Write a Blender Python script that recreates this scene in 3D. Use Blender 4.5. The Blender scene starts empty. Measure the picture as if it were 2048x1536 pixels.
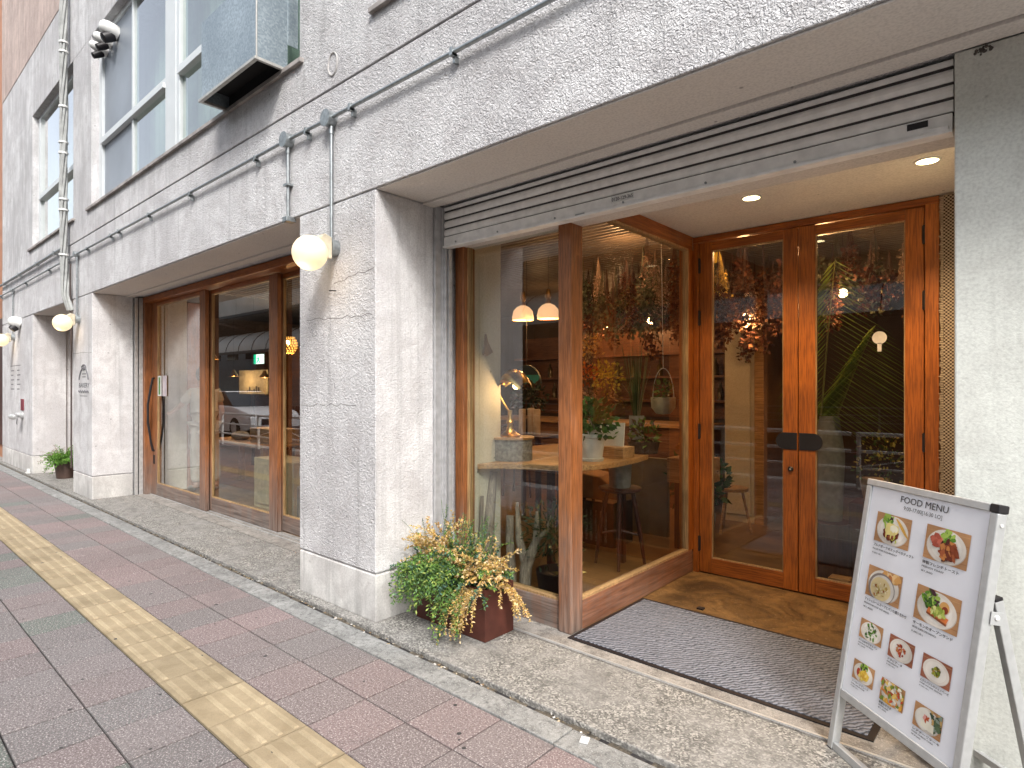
import bpy, math, random
from mathutils import Vector, Matrix
C0 = bpy.context.scene
COL = C0.collection
R = math.radians
# ---------------- camera
H = 1.474
cam = bpy.data.objects.new('camera', bpy.data.cameras.new('camera')); COL.objects.link(cam)
cam.location = (0, 0, H); cam.rotation_euler = (R(90), 0, R(41.482))
cam.data.sensor_width = 36; cam.data.lens = 36*1200/2048; cam.data.shift_y = 7/2048
cam.data.clip_start = .05; cam.data.clip_end = 600
C0.camera = cam
# ---------------- world and sun
SUN = Vector((.66, -.52, .90)).normalized()
el = math.asin(SUN.z); rot = math.atan2(SUN.x, SUN.y)
w = bpy.data.worlds.new('World'); C0.world = w; w.use_nodes = True
nt = w.node_tree; nt.nodes.clear()
sk = nt.nodes.new('ShaderNodeTexSky'); sk.sky_type = 'NISHITA'; sk.sun_disc = False
sk.sun_elevation = el; sk.sun_rotation = rot; sk.dust_density = 3; sk.air_density = 1.2
hs = nt.nodes.new('ShaderNodeHueSaturation'); hs.inputs['Saturation'].default_value = .42
bg = nt.nodes.new('ShaderNodeBackground'); bg.inputs['Strength'].default_value = .15
wo = nt.nodes.new('ShaderNodeOutputWorld')
nt.links.new(sk.outputs[0], hs.inputs['Color']); nt.links.new(hs.outputs[0], bg.inputs[0]); nt.links.new(bg.outputs[0], wo.inputs[0])
sl = bpy.data.lights.new('sun', 'SUN'); sl.energy = 1.7; sl.angle = R(12); sl.color = (1, .97, .93)
so = bpy.data.objects.new('sun', sl); COL.objects.link(so)
so.rotation_euler = SUN.to_track_quat('Z', 'Y').to_euler()
vs = C0.view_settings; vs.view_transform = 'Standard'; vs.look = 'None'; vs.gamma = 1; vs.use_curve_mapping = False
vs.exposure = 1.12
cy = C0.cycles
cy.max_bounces = 10; cy.transparent_max_bounces = 24; cy.glossy_bounces = 5; cy.diffuse_bounces = 4
cy.caustics_reflective = False; cy.caustics_refractive = False; cy.sample_clamp_indirect = 4
cy.use_denoising = True

# ---------------- mesh helper
ORG = {}
class MB:
    def __init__(s): s.v = []; s.f = []; s.c = []; s.cur = (1, 1, 1)
    def add(s, vs_, fs_):
        n = len(s.v); s.v += [tuple(p) for p in vs_]
        for f in fs_: s.f.append(tuple(n+i for i in f)); s.c.append(s.cur)
        return s
    def box(s, x0, y0, z0, x1, y1, z1):
        return s.add([(x0,y0,z0),(x1,y0,z0),(x1,y1,z0),(x0,y1,z0),(x0,y0,z1),(x1,y0,z1),(x1,y1,z1),(x0,y1,z1)],
                     [(3,2,1,0),(4,5,6,7),(0,1,5,4),(1,2,6,5),(2,3,7,6),(3,0,4,7)])
    def obox(s, c, a, b, d):
        c, a, b, d = map(Vector, (c, a, b, d))
        P = [c+a*i+b*j+d*k for k in (-1,1) for i, j in ((-1,-1),(1,-1),(1,1),(-1,1))]
        F = [(3,2,1,0),(4,5,6,7),(0,1,5,4),(1,2,6,5),(2,3,7,6),(3,0,4,7)]
        if a.cross(b).dot(d) < 0: F = [f[::-1] for f in F]
        return s.add(P, F)
    def prism(s, pts, d):
        d = Vector(d); n = len(pts); P = [Vector(p) for p in pts]
        nrm = sum(((P[i]-P[0]).cross(P[i+1]-P[0]) for i in range(1, n-1)), Vector())
        if nrm.dot(d) > 0: P = P[::-1]
        F = [tuple(range(n)), tuple(range(2*n-1, n-1, -1))] + [(i, i+n, (i+1) % n+n, (i+1) % n) for i in range(n)]
        return s.add(P+[p+d for p in P], F)
    def tube(s, pts, r, n=8, cap=True):
        P = [Vector(p) for p in pts]; k = len(P)
        rr = r if isinstance(r, (list, tuple)) else [r]*k
        ref = None; V = []
        for i in range(k):
            t = (P[min(i+1, k-1)]-P[max(i-1, 0)]).normalized()
            if ref is None: ref = t.orthogonal().normalized()
            ref = (ref-t*ref.dot(t)).normalized(); b = t.cross(ref)
            V += [P[i]+(ref*math.cos(2*math.pi*j/n)+b*math.sin(2*math.pi*j/n))*rr[i] for j in range(n)]
        F = [(i*n+j, i*n+(j+1) % n, (i+1)*n+(j+1) % n, (i+1)*n+j) for i in range(k-1) for j in range(n)]
        if cap: F += [tuple(range(n-1, -1, -1)), tuple((k-1)*n+j for j in range(n))]
        return s.add(V, F)
    def lathe(s, c, prof, n=24, axis=(0,0,1), arc=None):
        c = Vector(c); ax = Vector(axis).normalized(); a = ax.orthogonal().normalized(); b = ax.cross(a)
        V = [c+(a*math.cos(2*math.pi*j/n)+b*math.sin(2*math.pi*j/n))*max(r, 1e-4)+ax*z for r, z in prof for j in range(n)]
        F = [(i*n+j, i*n+(j+1) % n, (i+1)*n+(j+1) % n, (i+1)*n+j) for i in range(len(prof)-1) for j in range(n)]
        return s.add(V, F)
    def ball(s, c, r, n=16, m=10, sc=(1,1,1)):
        c = Vector(c)
        V = [c+Vector((math.cos(2*math.pi*j/n)*math.sin(math.pi*i/m)*sc[0], math.sin(2*math.pi*j/n)*math.sin(math.pi*i/m)*sc[1], -math.cos(math.pi*i/m)*sc[2]))*r for i in range(m+1) for j in range(n)]
        F = [(i*n+j, i*n+(j+1) % n, (i+1)*n+(j+1) % n, (i+1)*n+j) for i in range(m) for j in range(n)]
        return s.add(V, F)
    def build(s, name, mat, parent=None, smooth=False, bevel=0, org=None, label=None):
        if org is None:
            if parent is not None: org = ORG[parent]
            else:
                xs, ys, zs = zip(*s.v); org = Vector(((min(xs)+max(xs))/2, (min(ys)+max(ys))/2, min(zs)))
        org = Vector(org)
        me = bpy.data.meshes.new(name); me.from_pydata([(x-org[0], y-org[1], z-org[2]) for x, y, z in s.v], [], s.f)
        if any(c != (1,1,1) for c in s.c):
            at = me.color_attributes.new('Col', 'FLOAT_COLOR', 'CORNER'); i = 0; buf = []
            for p, c in zip(me.polygons, s.c): buf += [c[0], c[1], c[2], 1.0]*p.loop_total
            at.data.foreach_set('color', buf)
        if smooth:
            me.polygons.foreach_set('use_smooth', [True]*len(me.polygons)); me.set_sharp_from_angle(angle=R(42))
        me.validate(); me.materials.append(mat)
        o = bpy.data.objects.new(name, me); COL.objects.link(o)
        if parent is not None: o.parent = parent; o.location = org-ORG[parent]
        else: o.location = org
        ORG[o] = org
        if bevel:
            b = o.modifiers.new('bevel', 'BEVEL'); b.width = bevel; b.segments = 2; b.limit_method = 'ANGLE'; b.angle_limit = R(40)
        if label: o['label'] = label
        return o
def tag(o, label=None, cat=None, group=None, kind=None):
    if label: o['label'] = label
    if cat: o['category'] = cat
    if group: o['group'] = group
    if kind: o['kind'] = kind
    elif cat: o['kind'] = 'thing'
    return o
def parts(name, boxes, mat, parent, bevel=0):
    return [MB().box(*q).build(name, mat, parent, bevel=bevel) for q in boxes]
def holder(name, parent):
    o = bpy.data.objects.new(name, None); COL.objects.link(o); o.parent = parent; ORG[o] = Vector((0, 0, 0)); return o
def thing(name, loc, label, cat, group=None):
    o = bpy.data.objects.new(name, None); COL.objects.link(o); o.location = loc; o.empty_display_size = .1
    ORG[o] = Vector(loc)
    return tag(o, label, cat, group)
def struct(o): o['kind'] = 'structure'; return o
def dup(o, loc, rz=0, label=None, group=None, sc=None):
    def cp(q, par):
        c = q.copy(); COL.objects.link(c); c.parent = par
        for ch in q.children: cp(ch, c)
        return c
    r = cp(o, None); r.location = loc; r.rotation_euler = (0, 0, rz)
    if sc: r.scale = (sc, sc, sc)
    if label: r['label'] = label
    if group: r['group'] = group
    return r
def text(body, size, org, ux, uy, mat, name, parent, align='LEFT', sx=1.0, bold=0, maxw=None):
    cu = bpy.data.curves.new('t', 'FONT'); cu.body = body; cu.size = 1; cu.align_x = align; cu.offset = bold; cu.resolution_u = 3
    o = bpy.data.objects.new('t', cu); COL.objects.link(o)
    dg = bpy.context.evaluated_depsgraph_get(); dg.update()
    me = bpy.data.meshes.new_from_object(o.evaluated_get(dg))
    V = [(p.co.x, p.co.y) for p in me.vertices]; F = [tuple(p.vertices) for p in me.polygons]
    bpy.data.objects.remove(o); bpy.data.curves.remove(cu); bpy.data.meshes.remove(me)
    if not V: return None
    wd = max(x for x, y in V)-min(x for x, y in V)
    if maxw: sx = maxw/(wd*size)
    ux = Vector(ux)*size*sx; uy = Vector(uy)*size; org = Vector(org)
    mb = MB(); mb.add([org+ux*x+uy*y for x, y in V], F)
    return mb.build(name, mat, parent)

# ---------------- materials
def srgb(h):
    v = [int(h[i:i+2], 16)/255 for i in (0, 2, 4)]
    return tuple(((c+.055)/1.055)**2.4 if c > .04045 else c/12.92 for c in v)
class NM:
    def __init__(s, name):
        s.m = bpy.data.materials.new(name); s.m.use_nodes = True; s.t = s.m.node_tree
        s.p = s.t.nodes['Principled BSDF']; s.out = s.t.nodes['Material Output']
    def n(s, typ, **kw):
        q = s.t.nodes.new('ShaderNode'+typ)
        for k, v in kw.items():
            if hasattr(q, k): setattr(q, k, v)
        return q
    def l(s, a, b): s.t.links.new(a, b)
    def pos(s, scale=(1,1,1), world=True):
        if world: src = s.n('NewGeometry').outputs['Position']
        else: src = s.n('TexCoord').outputs['Object']
        mp = s.n('Mapping'); mp.inputs['Scale'].default_value = scale; s.l(src, mp.inputs['Vector']); return mp.outputs[0]
    def noise(s, vec, sc, det=3, dist=0, rough=.5):
        q = s.n('TexNoise'); q.inputs['Scale'].default_value = sc; q.inputs['Detail'].default_value = det
        q.inputs['Distortion'].default_value = dist; q.inputs['Roughness'].default_value = rough
        s.l(vec, q.inputs['Vector']); return q.outputs['Fac']
    def ramp(s, fac, stops):
        q = s.n('ValToRGB'); e = q.color_ramp.elements
        while len(e) < len(stops): e.new(.5)
        for el_, (p, c) in zip(e, stops):
            el_.position = p; el_.color = (c, c, c, 1) if isinstance(c, (int, float)) else (*c, 1)
        s.l(fac, q.inputs[0]); return q.outputs[0]
    def mix(s, fac, a, b, typ='MIX'):
        q = s.n('Mix'); q.data_type = 'RGBA'; q.blend_type = typ
        for i, x in ((6, a), (7, b)):
            if isinstance(x, tuple): q.inputs[i].default_value = (*x, 1)
            else: s.l(x, q.inputs[i])
        if isinstance(fac, (int, float)): q.inputs[0].default_value = fac
        else: s.l(fac, q.inputs[0])
        return q.outputs[2]
    def math(s, op, a, b=0.0):
        q = s.n('Math'); q.operation = op
        for i, x in ((0, a), (1, b)):
            if isinstance(x, (int, float)): q.inputs[i].default_value = x
            else: s.l(x, q.inputs[i])
        return q.outputs[0]
    def bump(s, h, strength, dist, prev=None):
        q = s.n('Bump'); q.inputs['Strength'].default_value = strength; q.inputs['Distance'].default_value = dist
        s.l(h, q.inputs['Height'])
        if prev is not None: s.l(prev, q.inputs['Normal'])
        s.l(q.outputs[0], s.p.inputs['Normal']); return q.outputs[0]
    def color(s, c):
        if isinstance(c, tuple): s.p.inputs['Base Color'].default_value = (*c, 1)
        else: s.l(c, s.p.inputs['Base Color'])
    def set(s, rough=None, metal=None, spec=None):
        if rough is not None:
            if isinstance(rough, (int, float)): s.p.inputs['Roughness'].default_value = rough
            else: s.l(rough, s.p.inputs['Roughness'])
        if metal is not None: s.p.inputs['Metallic'].default_value = metal
        if spec is not None: s.p.inputs['Specular IOR Level'].default_value = spec
def plain(name, c, rough=.5, metal=0, var=.25, sc=12, bump=0, bsc=60, bd=.002, world=True, emit=None, es=0, spec=None):
    q = NM(name); v = q.pos(world=world)
    n = q.noise(v, sc, 5); k = q.ramp(n, [(.3, 1-var), (.7, 1+var*.4)])
    q.color(q.mix(1, c, k, 'MULTIPLY')); q.set(rough, metal, spec)
    if bump: q.bump(q.noise(v, bsc, 3), bump, bd)
    if emit:
        q.p.inputs['Emission Color'].default_value = (*emit, 1); q.p.inputs['Emission Strength'].default_value = es
    return q.m
def stucco(name, base, rel, dirt=1.0, smooth=False, streak=True):
    q = NM(name); v = q.pos()
    sep = q.n('SeparateXYZ'); q.l(q.n('NewGeometry').outputs['Position'], sep.inputs[0])
    big = q.noise(v, 1.3, 6, .4, .62); mid = q.noise(v, 6, 6, .5, .65)
    st = q.noise(q.pos((9, 9, .35)), 1, 5, 0, .7)
    c = q.mix(q.ramp(big, [(.40, .7*dirt), (.60, 0)]), base, tuple(x*y for x, y in zip(base, (.66, .645, .655))))
    c = q.mix(q.ramp(mid, [(.36, .75*dirt), (.54, 0)]), c, tuple(x*y for x, y in zip(base, (.72, .70, .70))))
    if streak: c = q.mix(q.ramp(st, [(.53, 0), (.70, .7*dirt)]), c, tuple(x*.55 for x in base))
    # grime band under the upper sills and near the ground
    def band(z0, z1, amt, tint):
        nonlocal c
        f = q.n('MapRange'); f.inputs[1].default_value = z0; f.inputs[2].default_value = z1; q.l(sep.outputs[2], f.inputs[0])
        g = q.math('MULTIPLY', q.math('MULTIPLY', f.outputs[0], q.ramp(q.noise(q.pos((5, 5, 1.2)), 1, 6, .3, .7), [(.40, 0), (.62, 1)])), amt)
        c = q.mix(g, c, tint)
    if dirt > .3:
        band(3.35, 3.8, .5, tuple(x*.5 for x in base))
        band(.30, .0, .75, tuple(x*.42 for x in base))
    spk = q.noise(v, 90, 2)
    c = q.mix(1, c, q.ramp(spk, [(.3, .86), (.6, 1.03)]), 'MULTIPLY')
    pit = q.n('TexVoronoi'); pit.inputs['Scale'].default_value = 5.5; q.l(v, pit.inputs['Vector'])
    c = q.mix(q.ramp(pit.outputs['Distance'], [(.035, .7), (.06, 0)]), c, tuple(x*.3 for x in base))
    q.color(c); q.set(.9, spec=.2)
    b0 = q.bump(q.noise(v, 5, 4), .35, .02)
    h = q.noise(v, 54 if not smooth else 130, 3, 1.3 if not smooth else .4, .55)
    if not smooth: # the returns of the piers were floated smoother than the street face
        sn = q.n('SeparateXYZ'); q.l(q.n('NewGeometry').outputs['True Normal'], sn.inputs[0])
        h = q.math('MULTIPLY', h, q.math('SUBTRACT', 1.0, q.math('MULTIPLY', q.math('ABSOLUTE', sn.outputs[0]), .72)))
        h2 = q.noise(v, 120, 2, .5); h = q.math('ADD', h, q.math('MULTIPLY', h2, .16))
    q.bump(h, rel, .024 if not smooth else .002, b0)
    return q.m
def wood(name, c1, c2, axis='Z', weather=0.0, rough=.45, gs=1.0, world=True):
    q = NM(name)
    s = {'X': (1.1, 22, 22), 'Y': (22, 1.1, 22), 'Z': (22, 22, 1.1)}[axis]; s = tuple(k*gs for k in s)
    v = q.pos(s, world); g = q.noise(v, 1.6, 7, .9, .65); g2 = q.noise(q.pos(tuple(k*4 for k in s), world), 1.4, 4, .2, .6)
    c = q.mix(q.ramp(g, [(.3, 0), (.7, 1)]), c1, c2)
    c = q.mix(q.ramp(g2, [(.42, .65), (.56, 0)]), c, tuple(x*.5 for x in c1))
    pv = q.pos((1, 1, 1), world); c = q.mix(1, c, q.ramp(q.noise(pv, 3.5, 4), [(.3, .78), (.7, 1.15)]), 'MULTIPLY')
    if weather:
        sep = q.n('SeparateXYZ'); q.l(q.n('NewGeometry').outputs['Position'], sep.inputs[0])
        f = q.n('MapRange'); f.inputs[1].default_value = .85; f.inputs[2].default_value = .04; q.l(sep.outputs[2], f.inputs[0])
        e = q.math('MULTIPLY', q.math('ADD', f.outputs[0], q.math('MULTIPLY', q.math('SUBTRACT', q.noise(q.pos((14, 14, 3)), 1, 6, .5, .7), .5), 1.3)), weather)
        e2 = q.n('Clamp'); q.l(e, e2.inputs[0])
        c = q.mix(e2.outputs[0], c, q.mix(q.ramp(g, [(.35, 0), (.65, 1)]), (.075, .058, .05), (.26, .215, .19)))
    q.color(c); q.set(rough); q.bump(g2, .35, .0015)
    return q.m
def glass(name, tint=(.96, .98, .97), f=1.0, rough=.0):
    q = NM(name); q.t.nodes.remove(q.p)
    tr = q.n('BsdfTransparent'); tr.inputs[0].default_value = (*tint, 1)
    gl = q.n('BsdfGlossy'); gl.inputs['Roughness'].default_value = rough; gl.inputs[0].default_value = (1, 1, 1, 1)
    fr = q.n('Fresnel'); fr.inputs['IOR'].default_value = 1.5
    geo = q.n('NewGeometry'); # slight waviness of the pane
    b = q.n('Bump'); b.inputs['Strength'].default_value = .01; b.inputs['Distance'].default_value = .002
    q.l(q.noise(q.pos(), 1.6, 1), b.inputs['Height']); q.l(b.outputs[0], gl.inputs['Normal'])
    k = q.math('MULTIPLY', q.math('MULTIPLY', fr.outputs[0], f*1.7), q.math('SUBTRACT', 1.0, geo.outputs['Backfacing'])); cl = q.n('Clamp'); q.l(k, cl.inputs[0])
    mx = q.n('MixShader'); q.l(cl.outputs[0], mx.inputs[0]); q.l(tr.outputs[0], mx.inputs[1]); q.l(gl.outputs[0], mx.inputs[2])
    q.l(mx.outputs[0], q.out.inputs[0]); return q.m
def emis(name, c, s):
    q = NM(name); q.color(c); q.p.inputs['Emission Color'].default_value = (*c, 1); q.p.inputs['Emission Strength'].default_value = s
    return q.m
def vcol(name, rough=.6, trans=.25, k=1.0):
    q = NM(name); a = q.n('VertexColor'); a.layer_name = 'Col'
    c = q.mix(1, a.outputs[0], q.ramp(q.noise(q.pos(world=False), 9, 3), [(.3, .7*k), (.7, 1.2*k)]), 'MULTIPLY')
    q.color(c); q.set(rough, spec=.3)
    if trans:
        t = q.n('BsdfTranslucent'); q.l(c, t.inputs[0]); mx = q.n('MixShader'); mx.inputs[0].default_value = trans
        q.l(q.p.outputs[0], mx.inputs[1]); q.l(t.outputs[0], mx.inputs[2]); q.l(mx.outputs[0], q.out.inputs[0])
    return q.m
STUC = stucco('rough_stucco', (.76, .755, .76), 1.0, .9)
STUCB = stucco('plinth_render', (.68, .67, .645), .5, 1.2, smooth=True)
SOFF = stucco('soffit_paint', (.72, .68, .64), .35, .12, smooth=True, streak=False)
RWALL = stucco('right_wall_paint', (.70, .72, .67), .55, .45, smooth=True)
REV = STUC
CREAM = stucco('cream_plaster', (.62, .55, .42), .3, .15, smooth=True, streak=False)
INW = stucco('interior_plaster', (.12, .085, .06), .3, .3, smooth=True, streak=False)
PINK = stucco('pink_render', (.62, .50, .45), .7, .8)
W_DOOR_Z = wood('oiled_oak_upright', (.30, .078, .009), (.46, .135, .018), 'Z')
W_DOOR_X = wood('oiled_oak_rail', (.27, .070, .009), (.42, .122, .018), 'X')
W_DOOR_Y = wood('oiled_oak_beam', (.26, .068, .010), (.38, .115, .02), 'Y', .5)
W_OUT_Z = wood('worn_oak_upright', (.25, .082, .024), (.40, .155, .055), 'Z', .8)
W_OUT_X = wood('worn_oak_rail', (.22, .075, .026), (.36, .145, .06), 'X', .95)
W_BEAD = wood('pale_bead', (.36, .22, .10), (.55, .36, .18), 'Z')
W_TABLE = wood('table_oak', (.42, .22, .08), (.62, .36, .16), 'X', gs=.8)
W_DARK = wood('dark_walnut', (.045, .014, .010), (.10, .03, .02), 'Z', world=False)
W_PLANK = wood('plank_brown', (.16, .07, .03), (.30, .14, .06), 'X')
W_BOX = wood('box_pine', (.40, .22, .09), (.62, .38, .18), 'X', world=False)
W_DRIFT = wood('driftwood', (.20, .15, .11), (.42, .34, .26), 'Z', world=False, rough=.8)
GLASS = glass('window_glass', (.84, .86, .85), 1.15); GLASS1 = glass('side_glass', (.93, .95, .94), 1.0); GLASS2 = glass('shop_glass', (.86, .89, .88), 1.25)
FROST = plain('frosted_glass', (.25, .28, .32), .4, 0, .25, 1.2)
METAL = plain('galvanised_conduit', (.40, .43, .44), .42, .85, .3, 40)
DUCTM = None
WHITEP = plain('white_enamel', (.72, .72, .70), .35, 0, .12, 20)
BLACK = plain('black_iron', (.012, .010, .012), .45, 0, .2, 30)
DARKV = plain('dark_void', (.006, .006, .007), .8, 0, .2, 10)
ALU = plain('brushed_aluminium', (.56, .57, .57), .42, .5, .12, 30, world=False)
ALUD = plain('dark_grey_aluminium', (.34, .35, .35), .45, .6, .12, 30, world=False)  # darker grey aluminium for bolts, catch and poster backing
BRASS = plain('aged_brass', (.55, .36, .12), .28, 1, .3, 30)
FRAMEW = plain('window_frame_alu', (.60, .63, .64), .45, .1, .06, 6)
INK = plain('printing_ink', (.03, .03, .035), .6, 0, .1, 20)
GREYINK = plain('faded_wall_print', (.17, .17, .18), .8, 0, .3, 60)
PAPER = plain('poster_paper', (.84, .85, .89), .4, 0, .05, 8, world=False)
LEAF = vcol('leaf_mass'); DRY = vcol('dried_flower_mass', .8, .2)
POT = plain('white_ceramic', (.55, .56, .52), .3, 0, .1, 20)
GREYPOT = plain('grey_ceramic', (.28, .29, .29), .6, 0, .25, 30, .2)
# ================= GROUND
def tile_mat():
    q = NM('speckled_paving'); a = q.n('VertexColor'); a.layer_name = 'Col'; v = q.pos()
    s1 = q.noise(v, 135, 2, 0, .6); s2 = q.noise(v, 75, 3, 0, .7)
    c = q.mix(q.ramp(s1, [(.53, 0), (.64, .7)]), a.outputs[0], (.52, .47, .46))
    c = q.mix(q.ramp(s2, [(.36, .7), (.5, 0)]), c, (.10, .075, .078))
    c = q.mix(q.ramp(q.noise(v, 1.1, 5, .5, .65), [(.35, .2), (.55, 0)]), c, (.16, .14, .135))
    c = q.mix(q.ramp(q.noise(v, 4, 6, .8, .7), [(.56, 0), (.72, .35)]), c, (.10, .09, .09))
    q.color(c); q.set(.85, spec=.25); q.bump(s1, .5, .0015); return q.m
def conc(name, c1, c2, sc=3, rough=.85, spk=True):
    q = NM(name); v = q.pos(); c = q.mix(q.ramp(q.noise(v, sc, 7, .6, .68), [(.36, 0), (.62, 1)]), c1, c2)
    c = q.mix(q.ramp(q.noise(v, sc*6, 6, .3, .7), [(.34, .8), (.52, 0)]), c, tuple(x*.5 for x in c1))
    if spk: c = q.mix(q.ramp(q.noise(v, 170, 2), [(.56, 0), (.68, .5)]), c, tuple(min(.8, x*1.7) for x in c2))
    q.color(c); q.set(rough, spec=.25); q.bump(q.noise(v, 60, 4), .4, .002); return q.m
def grano_mat():
    q = NM('exposed_aggregate'); v = q.pos()
    vo = q.n('TexVoronoi'); vo.inputs['Scale'].default_value = 115; q.l(v, vo.inputs['Vector'])
    sep = q.n('SeparateColor'); q.l(vo.outputs['Color'], sep.inputs[0])
    chips = q.ramp(sep.outputs[0], [(.0, (.075, .07, .065)), (.30, (.16, .155, .14)), (.55, (.28, .27, .245)), (.80, (.44, .42, .385))])
    chips.node.color_ramp.interpolation = 'CONSTANT'
    n = q.noise(v, 2.2, 6, .5, .65)
    cem = q.mix(q.ramp(q.noise(v, 9, 6, .4, .7), [(.38, 0), (.62, 1)]), (.17, .165, .155), (.30, .29, .275))
    c = q.mix(q.ramp(n, [(.34, .1), (.60, .8)]), cem, chips)
    c = q.mix(q.ramp(q.noise(q.pos((.6, 2.2, 1)), 2.2, 6, 1, .7), [(.54, 0), (.68, .42)]), c, (.10, .095, .09))
    q.color(c); q.set(.85, spec=.25); q.bump(vo.outputs['Distance'], .5, .002); return q.m
def dirt_mat():
    q = NM('gutter_dirt'); v = q.pos(); n = q.noise(v, 30, 6, .5, .8)
    q.color(q.ramp(n, [(.35, (.03, .027, .022)), (.55, (.12, .10, .075)), (.72, (.33, .27, .19))])); q.set(.95); q.bump(n, .9, .01); return q.m
ASPH = conc('asphalt', (.035, .035, .037), (.075, .073, .07), .6)
struct(MB().box(-220, -120, -.16, 120, 120, -.10).build('ground', ASPH))
struct(MB().box(-60, -1.0, -.10, 12, 9.5, -.012).build('pavement_bed', conc('tile_grout', (.022, .02, .02), (.05, .045, .044), 6)))
rnd = random.Random(4)
mb = MB(); X0 = -2.103; Y0 = 1.97
green = {(-4, 3): 1, (-1, 4): 1, (-2, 5): 1, (-14, 4): 1, (-16, 4): .7, (-13, 5): 1, (-12, 5): .8, (-22, 4): 1, (1, 5): 1}
for i in range(-130, 22):
    for j in range(0, 10):
        if j == 2: continue
        x = X0+.3*i; y = Y0-.3*(j+1); g = .0042
        gi = None
        if j == 4 and i in (-1, -2) : gi = 1 if i == -2 else None
        if j == 5 and i == -4: gi = 1
        if j == 3 and i in (-13, -16, -14): gi = .8
        if j == 0: pass
        b = rnd.uniform(.87, 1.1); t = rnd.uniform(-.022, .022)
        if gi or rnd.random() < .035: col = (.11*b, .13*b, .115*b)
        elif j < 2: col = ((.180+t)*b, .150*b, .146*b)
        else: col = ((.168+t*.8)*b, .146*b, .145*b)
        mb.cur = col; z = rnd.uniform(-.0007, .0007); h = .004
        x1, y1 = x+.3-g, y+.3-g; x += g; y += g
        P = [(x,y,-.02),(x1,y,-.02),(x1,y1,-.02),(x,y1,-.02),(x,y,z-.002),(x1,y,z-.002),(x1,y1,z-.002),(x,y1,z-.002),
             (x+h,y+h,z),(x1-h,y+h,z),(x1-h,y1-h,z),(x+h,y1-h,z)]
        mb.add(P, [(0,1,5,4),(1,2,6,5),(2,3,7,6),(3,0,4,7),(4,5,9,8),(5,6,10,9),(6,7,11,10),(7,4,8,11),(8,9,10,11)])
struct(mb.build('pavement', tile_mat()))
# tactile strip
def tac_mat():
    q = NM('tactile_yellow'); v = q.pos(); at = q.n('VertexColor'); at.layer_name = 'Col'
    c = q.mix(q.ramp(q.noise(v, 5, 6, .4, .7), [(.35, 0), (.65, 1)]), (.29, .235, .155), (.41, .34, .235))
    c = q.mix(q.ramp(q.noise(v, 22, 6, .6, .75), [(.55, 0), (.7, .6)]), c, (.28, .23, .17))
    c = q.mix(q.ramp(q.noise(v, 180, 2), [(.3, .5), (.5, 0)]), c, (.25, .2, .14))
    q.color(q.mix(1, c, at.outputs[0], 'MULTIPLY')); q.set(.85, spec=.25); q.bump(q.noise(v, 120, 3), .5, .0015); return q.m
mb = MB()
for i in range(-130, 22):
    x = X0+.3*i; y = 1.37-.294; g = .0025; zz = rnd.uniform(-.001, .001)
    tb = rnd.uniform(.86, 1.1); mb.cur = (.88*tb, .86*tb, .82*tb); mb.box(x+g, y, -.02, x+.3-g, y+.29, zz)
    mb.cur = (1.06*tb, 1.05*tb, 1.02*tb)
    for k in range(4):
        yc = y+.037+k*.072
        if rnd.random() < .04: continue
        a = x+.012+rnd.uniform(0, .006); b = x+.288-rnd.uniform(0, .006); z0 = zz-.001; z1 = zz+.006
        P = [(a,yc-.013,z0),(b,yc-.013,z0),(b,yc+.013,z0),(a,yc+.013,z0),(a+.008,yc-.008,z1),(b-.008,yc-.008,z1),(b-.008,yc+.008,z1),(a+.008,yc+.008,z1)]
        mb.add(P, [(0,1,5,4),(1,2,6,5),(2,3,7,6),(3,0,4,7),(4,5,6,7)])
struct(mb.build('tactile_path', tac_mat()))
# concrete edging slabs, dirt gutter and step
mb = MB(); x = -40
while x < 5:
    l = rnd.choice([.6, .6, .62, .58]); z = rnd.uniform(-.002, .002)
    mb.box(x+.002, 1.975, -.05, x+l-.002, 2.118, z+.001); x += l
struct(mb.build('kerb_path', conc('edging_concrete', (.17, .17, .165), (.30, .30, .29), 5), bevel=.004))
mb = MB(); n = 900   # uneven dirt in the gutter
for k in range(n):
    xa = -40+45*k/n; xb = -40+45*(k+1)/n; za = -.010+.006*math.sin(k*1.7)+.004*math.sin(k*.37)
    mb.box(xa, 2.118, -.05, xb, 2.152, za)
struct(mb.build('gutter_ground', dirt_mat()))
mb = MB(); mb.cur = (.99, 1, 1)
for k in range(90):
    xx = rnd.uniform(-6, -.6); yy = rnd.gauss(2.133, .012); s_ = rnd.uniform(.003, .009); a = rnd.random()*6.3
    c = rnd.choice([(.35, .27, .16), (.5, .42, .3), (.25, .17, .1), (.6, .58, .55)]); mb.cur = c
    mb.obox((xx, yy, .001), (math.cos(a)*s_, math.sin(a)*s_, 0), (-math.sin(a)*s_*.45, math.cos(a)*s_*.45, .001), (0, 0, .0015))
tag(mb.build('leaf_litter', vcol('litter', .9, 0)), 'crumbs of dry leaf litter caught in the gutter joint', 'litter', kind='stuff')
mb = MB(); tag(MB().obox((-1.43, 2.075, .004), (.017, .006, 0), (-.008, .02, 0), (0, 0, .0025)).build('paper_scrap', WHITEP), 'crumpled white paper scrap lying on the concrete edging near the entrance', 'scrap')
mb = MB(); mb.cur = (.03, .03, .032)
for k in range(70):
    xx = rnd.uniform(-7, 0); yy = rnd.uniform(.1, 2.0); s_ = rnd.uniform(.005, .013)
    mb.lathe((xx, yy, .0012), [(s_, 0), (s_*.8, .0008), (0, .001)], 9)
tag(mb.build('gum_spots', plain('gum', (.045, .042, .042), .8)), 'flattened dark chewing gum spots dotted over the paving', 'gum spots', kind='stuff')
GRANO = grano_mat()
struct(MB().box(-40, 2.152, -.05, 5, 2.705, .018).build('step_pavement', GRANO, bevel=.006))
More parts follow.
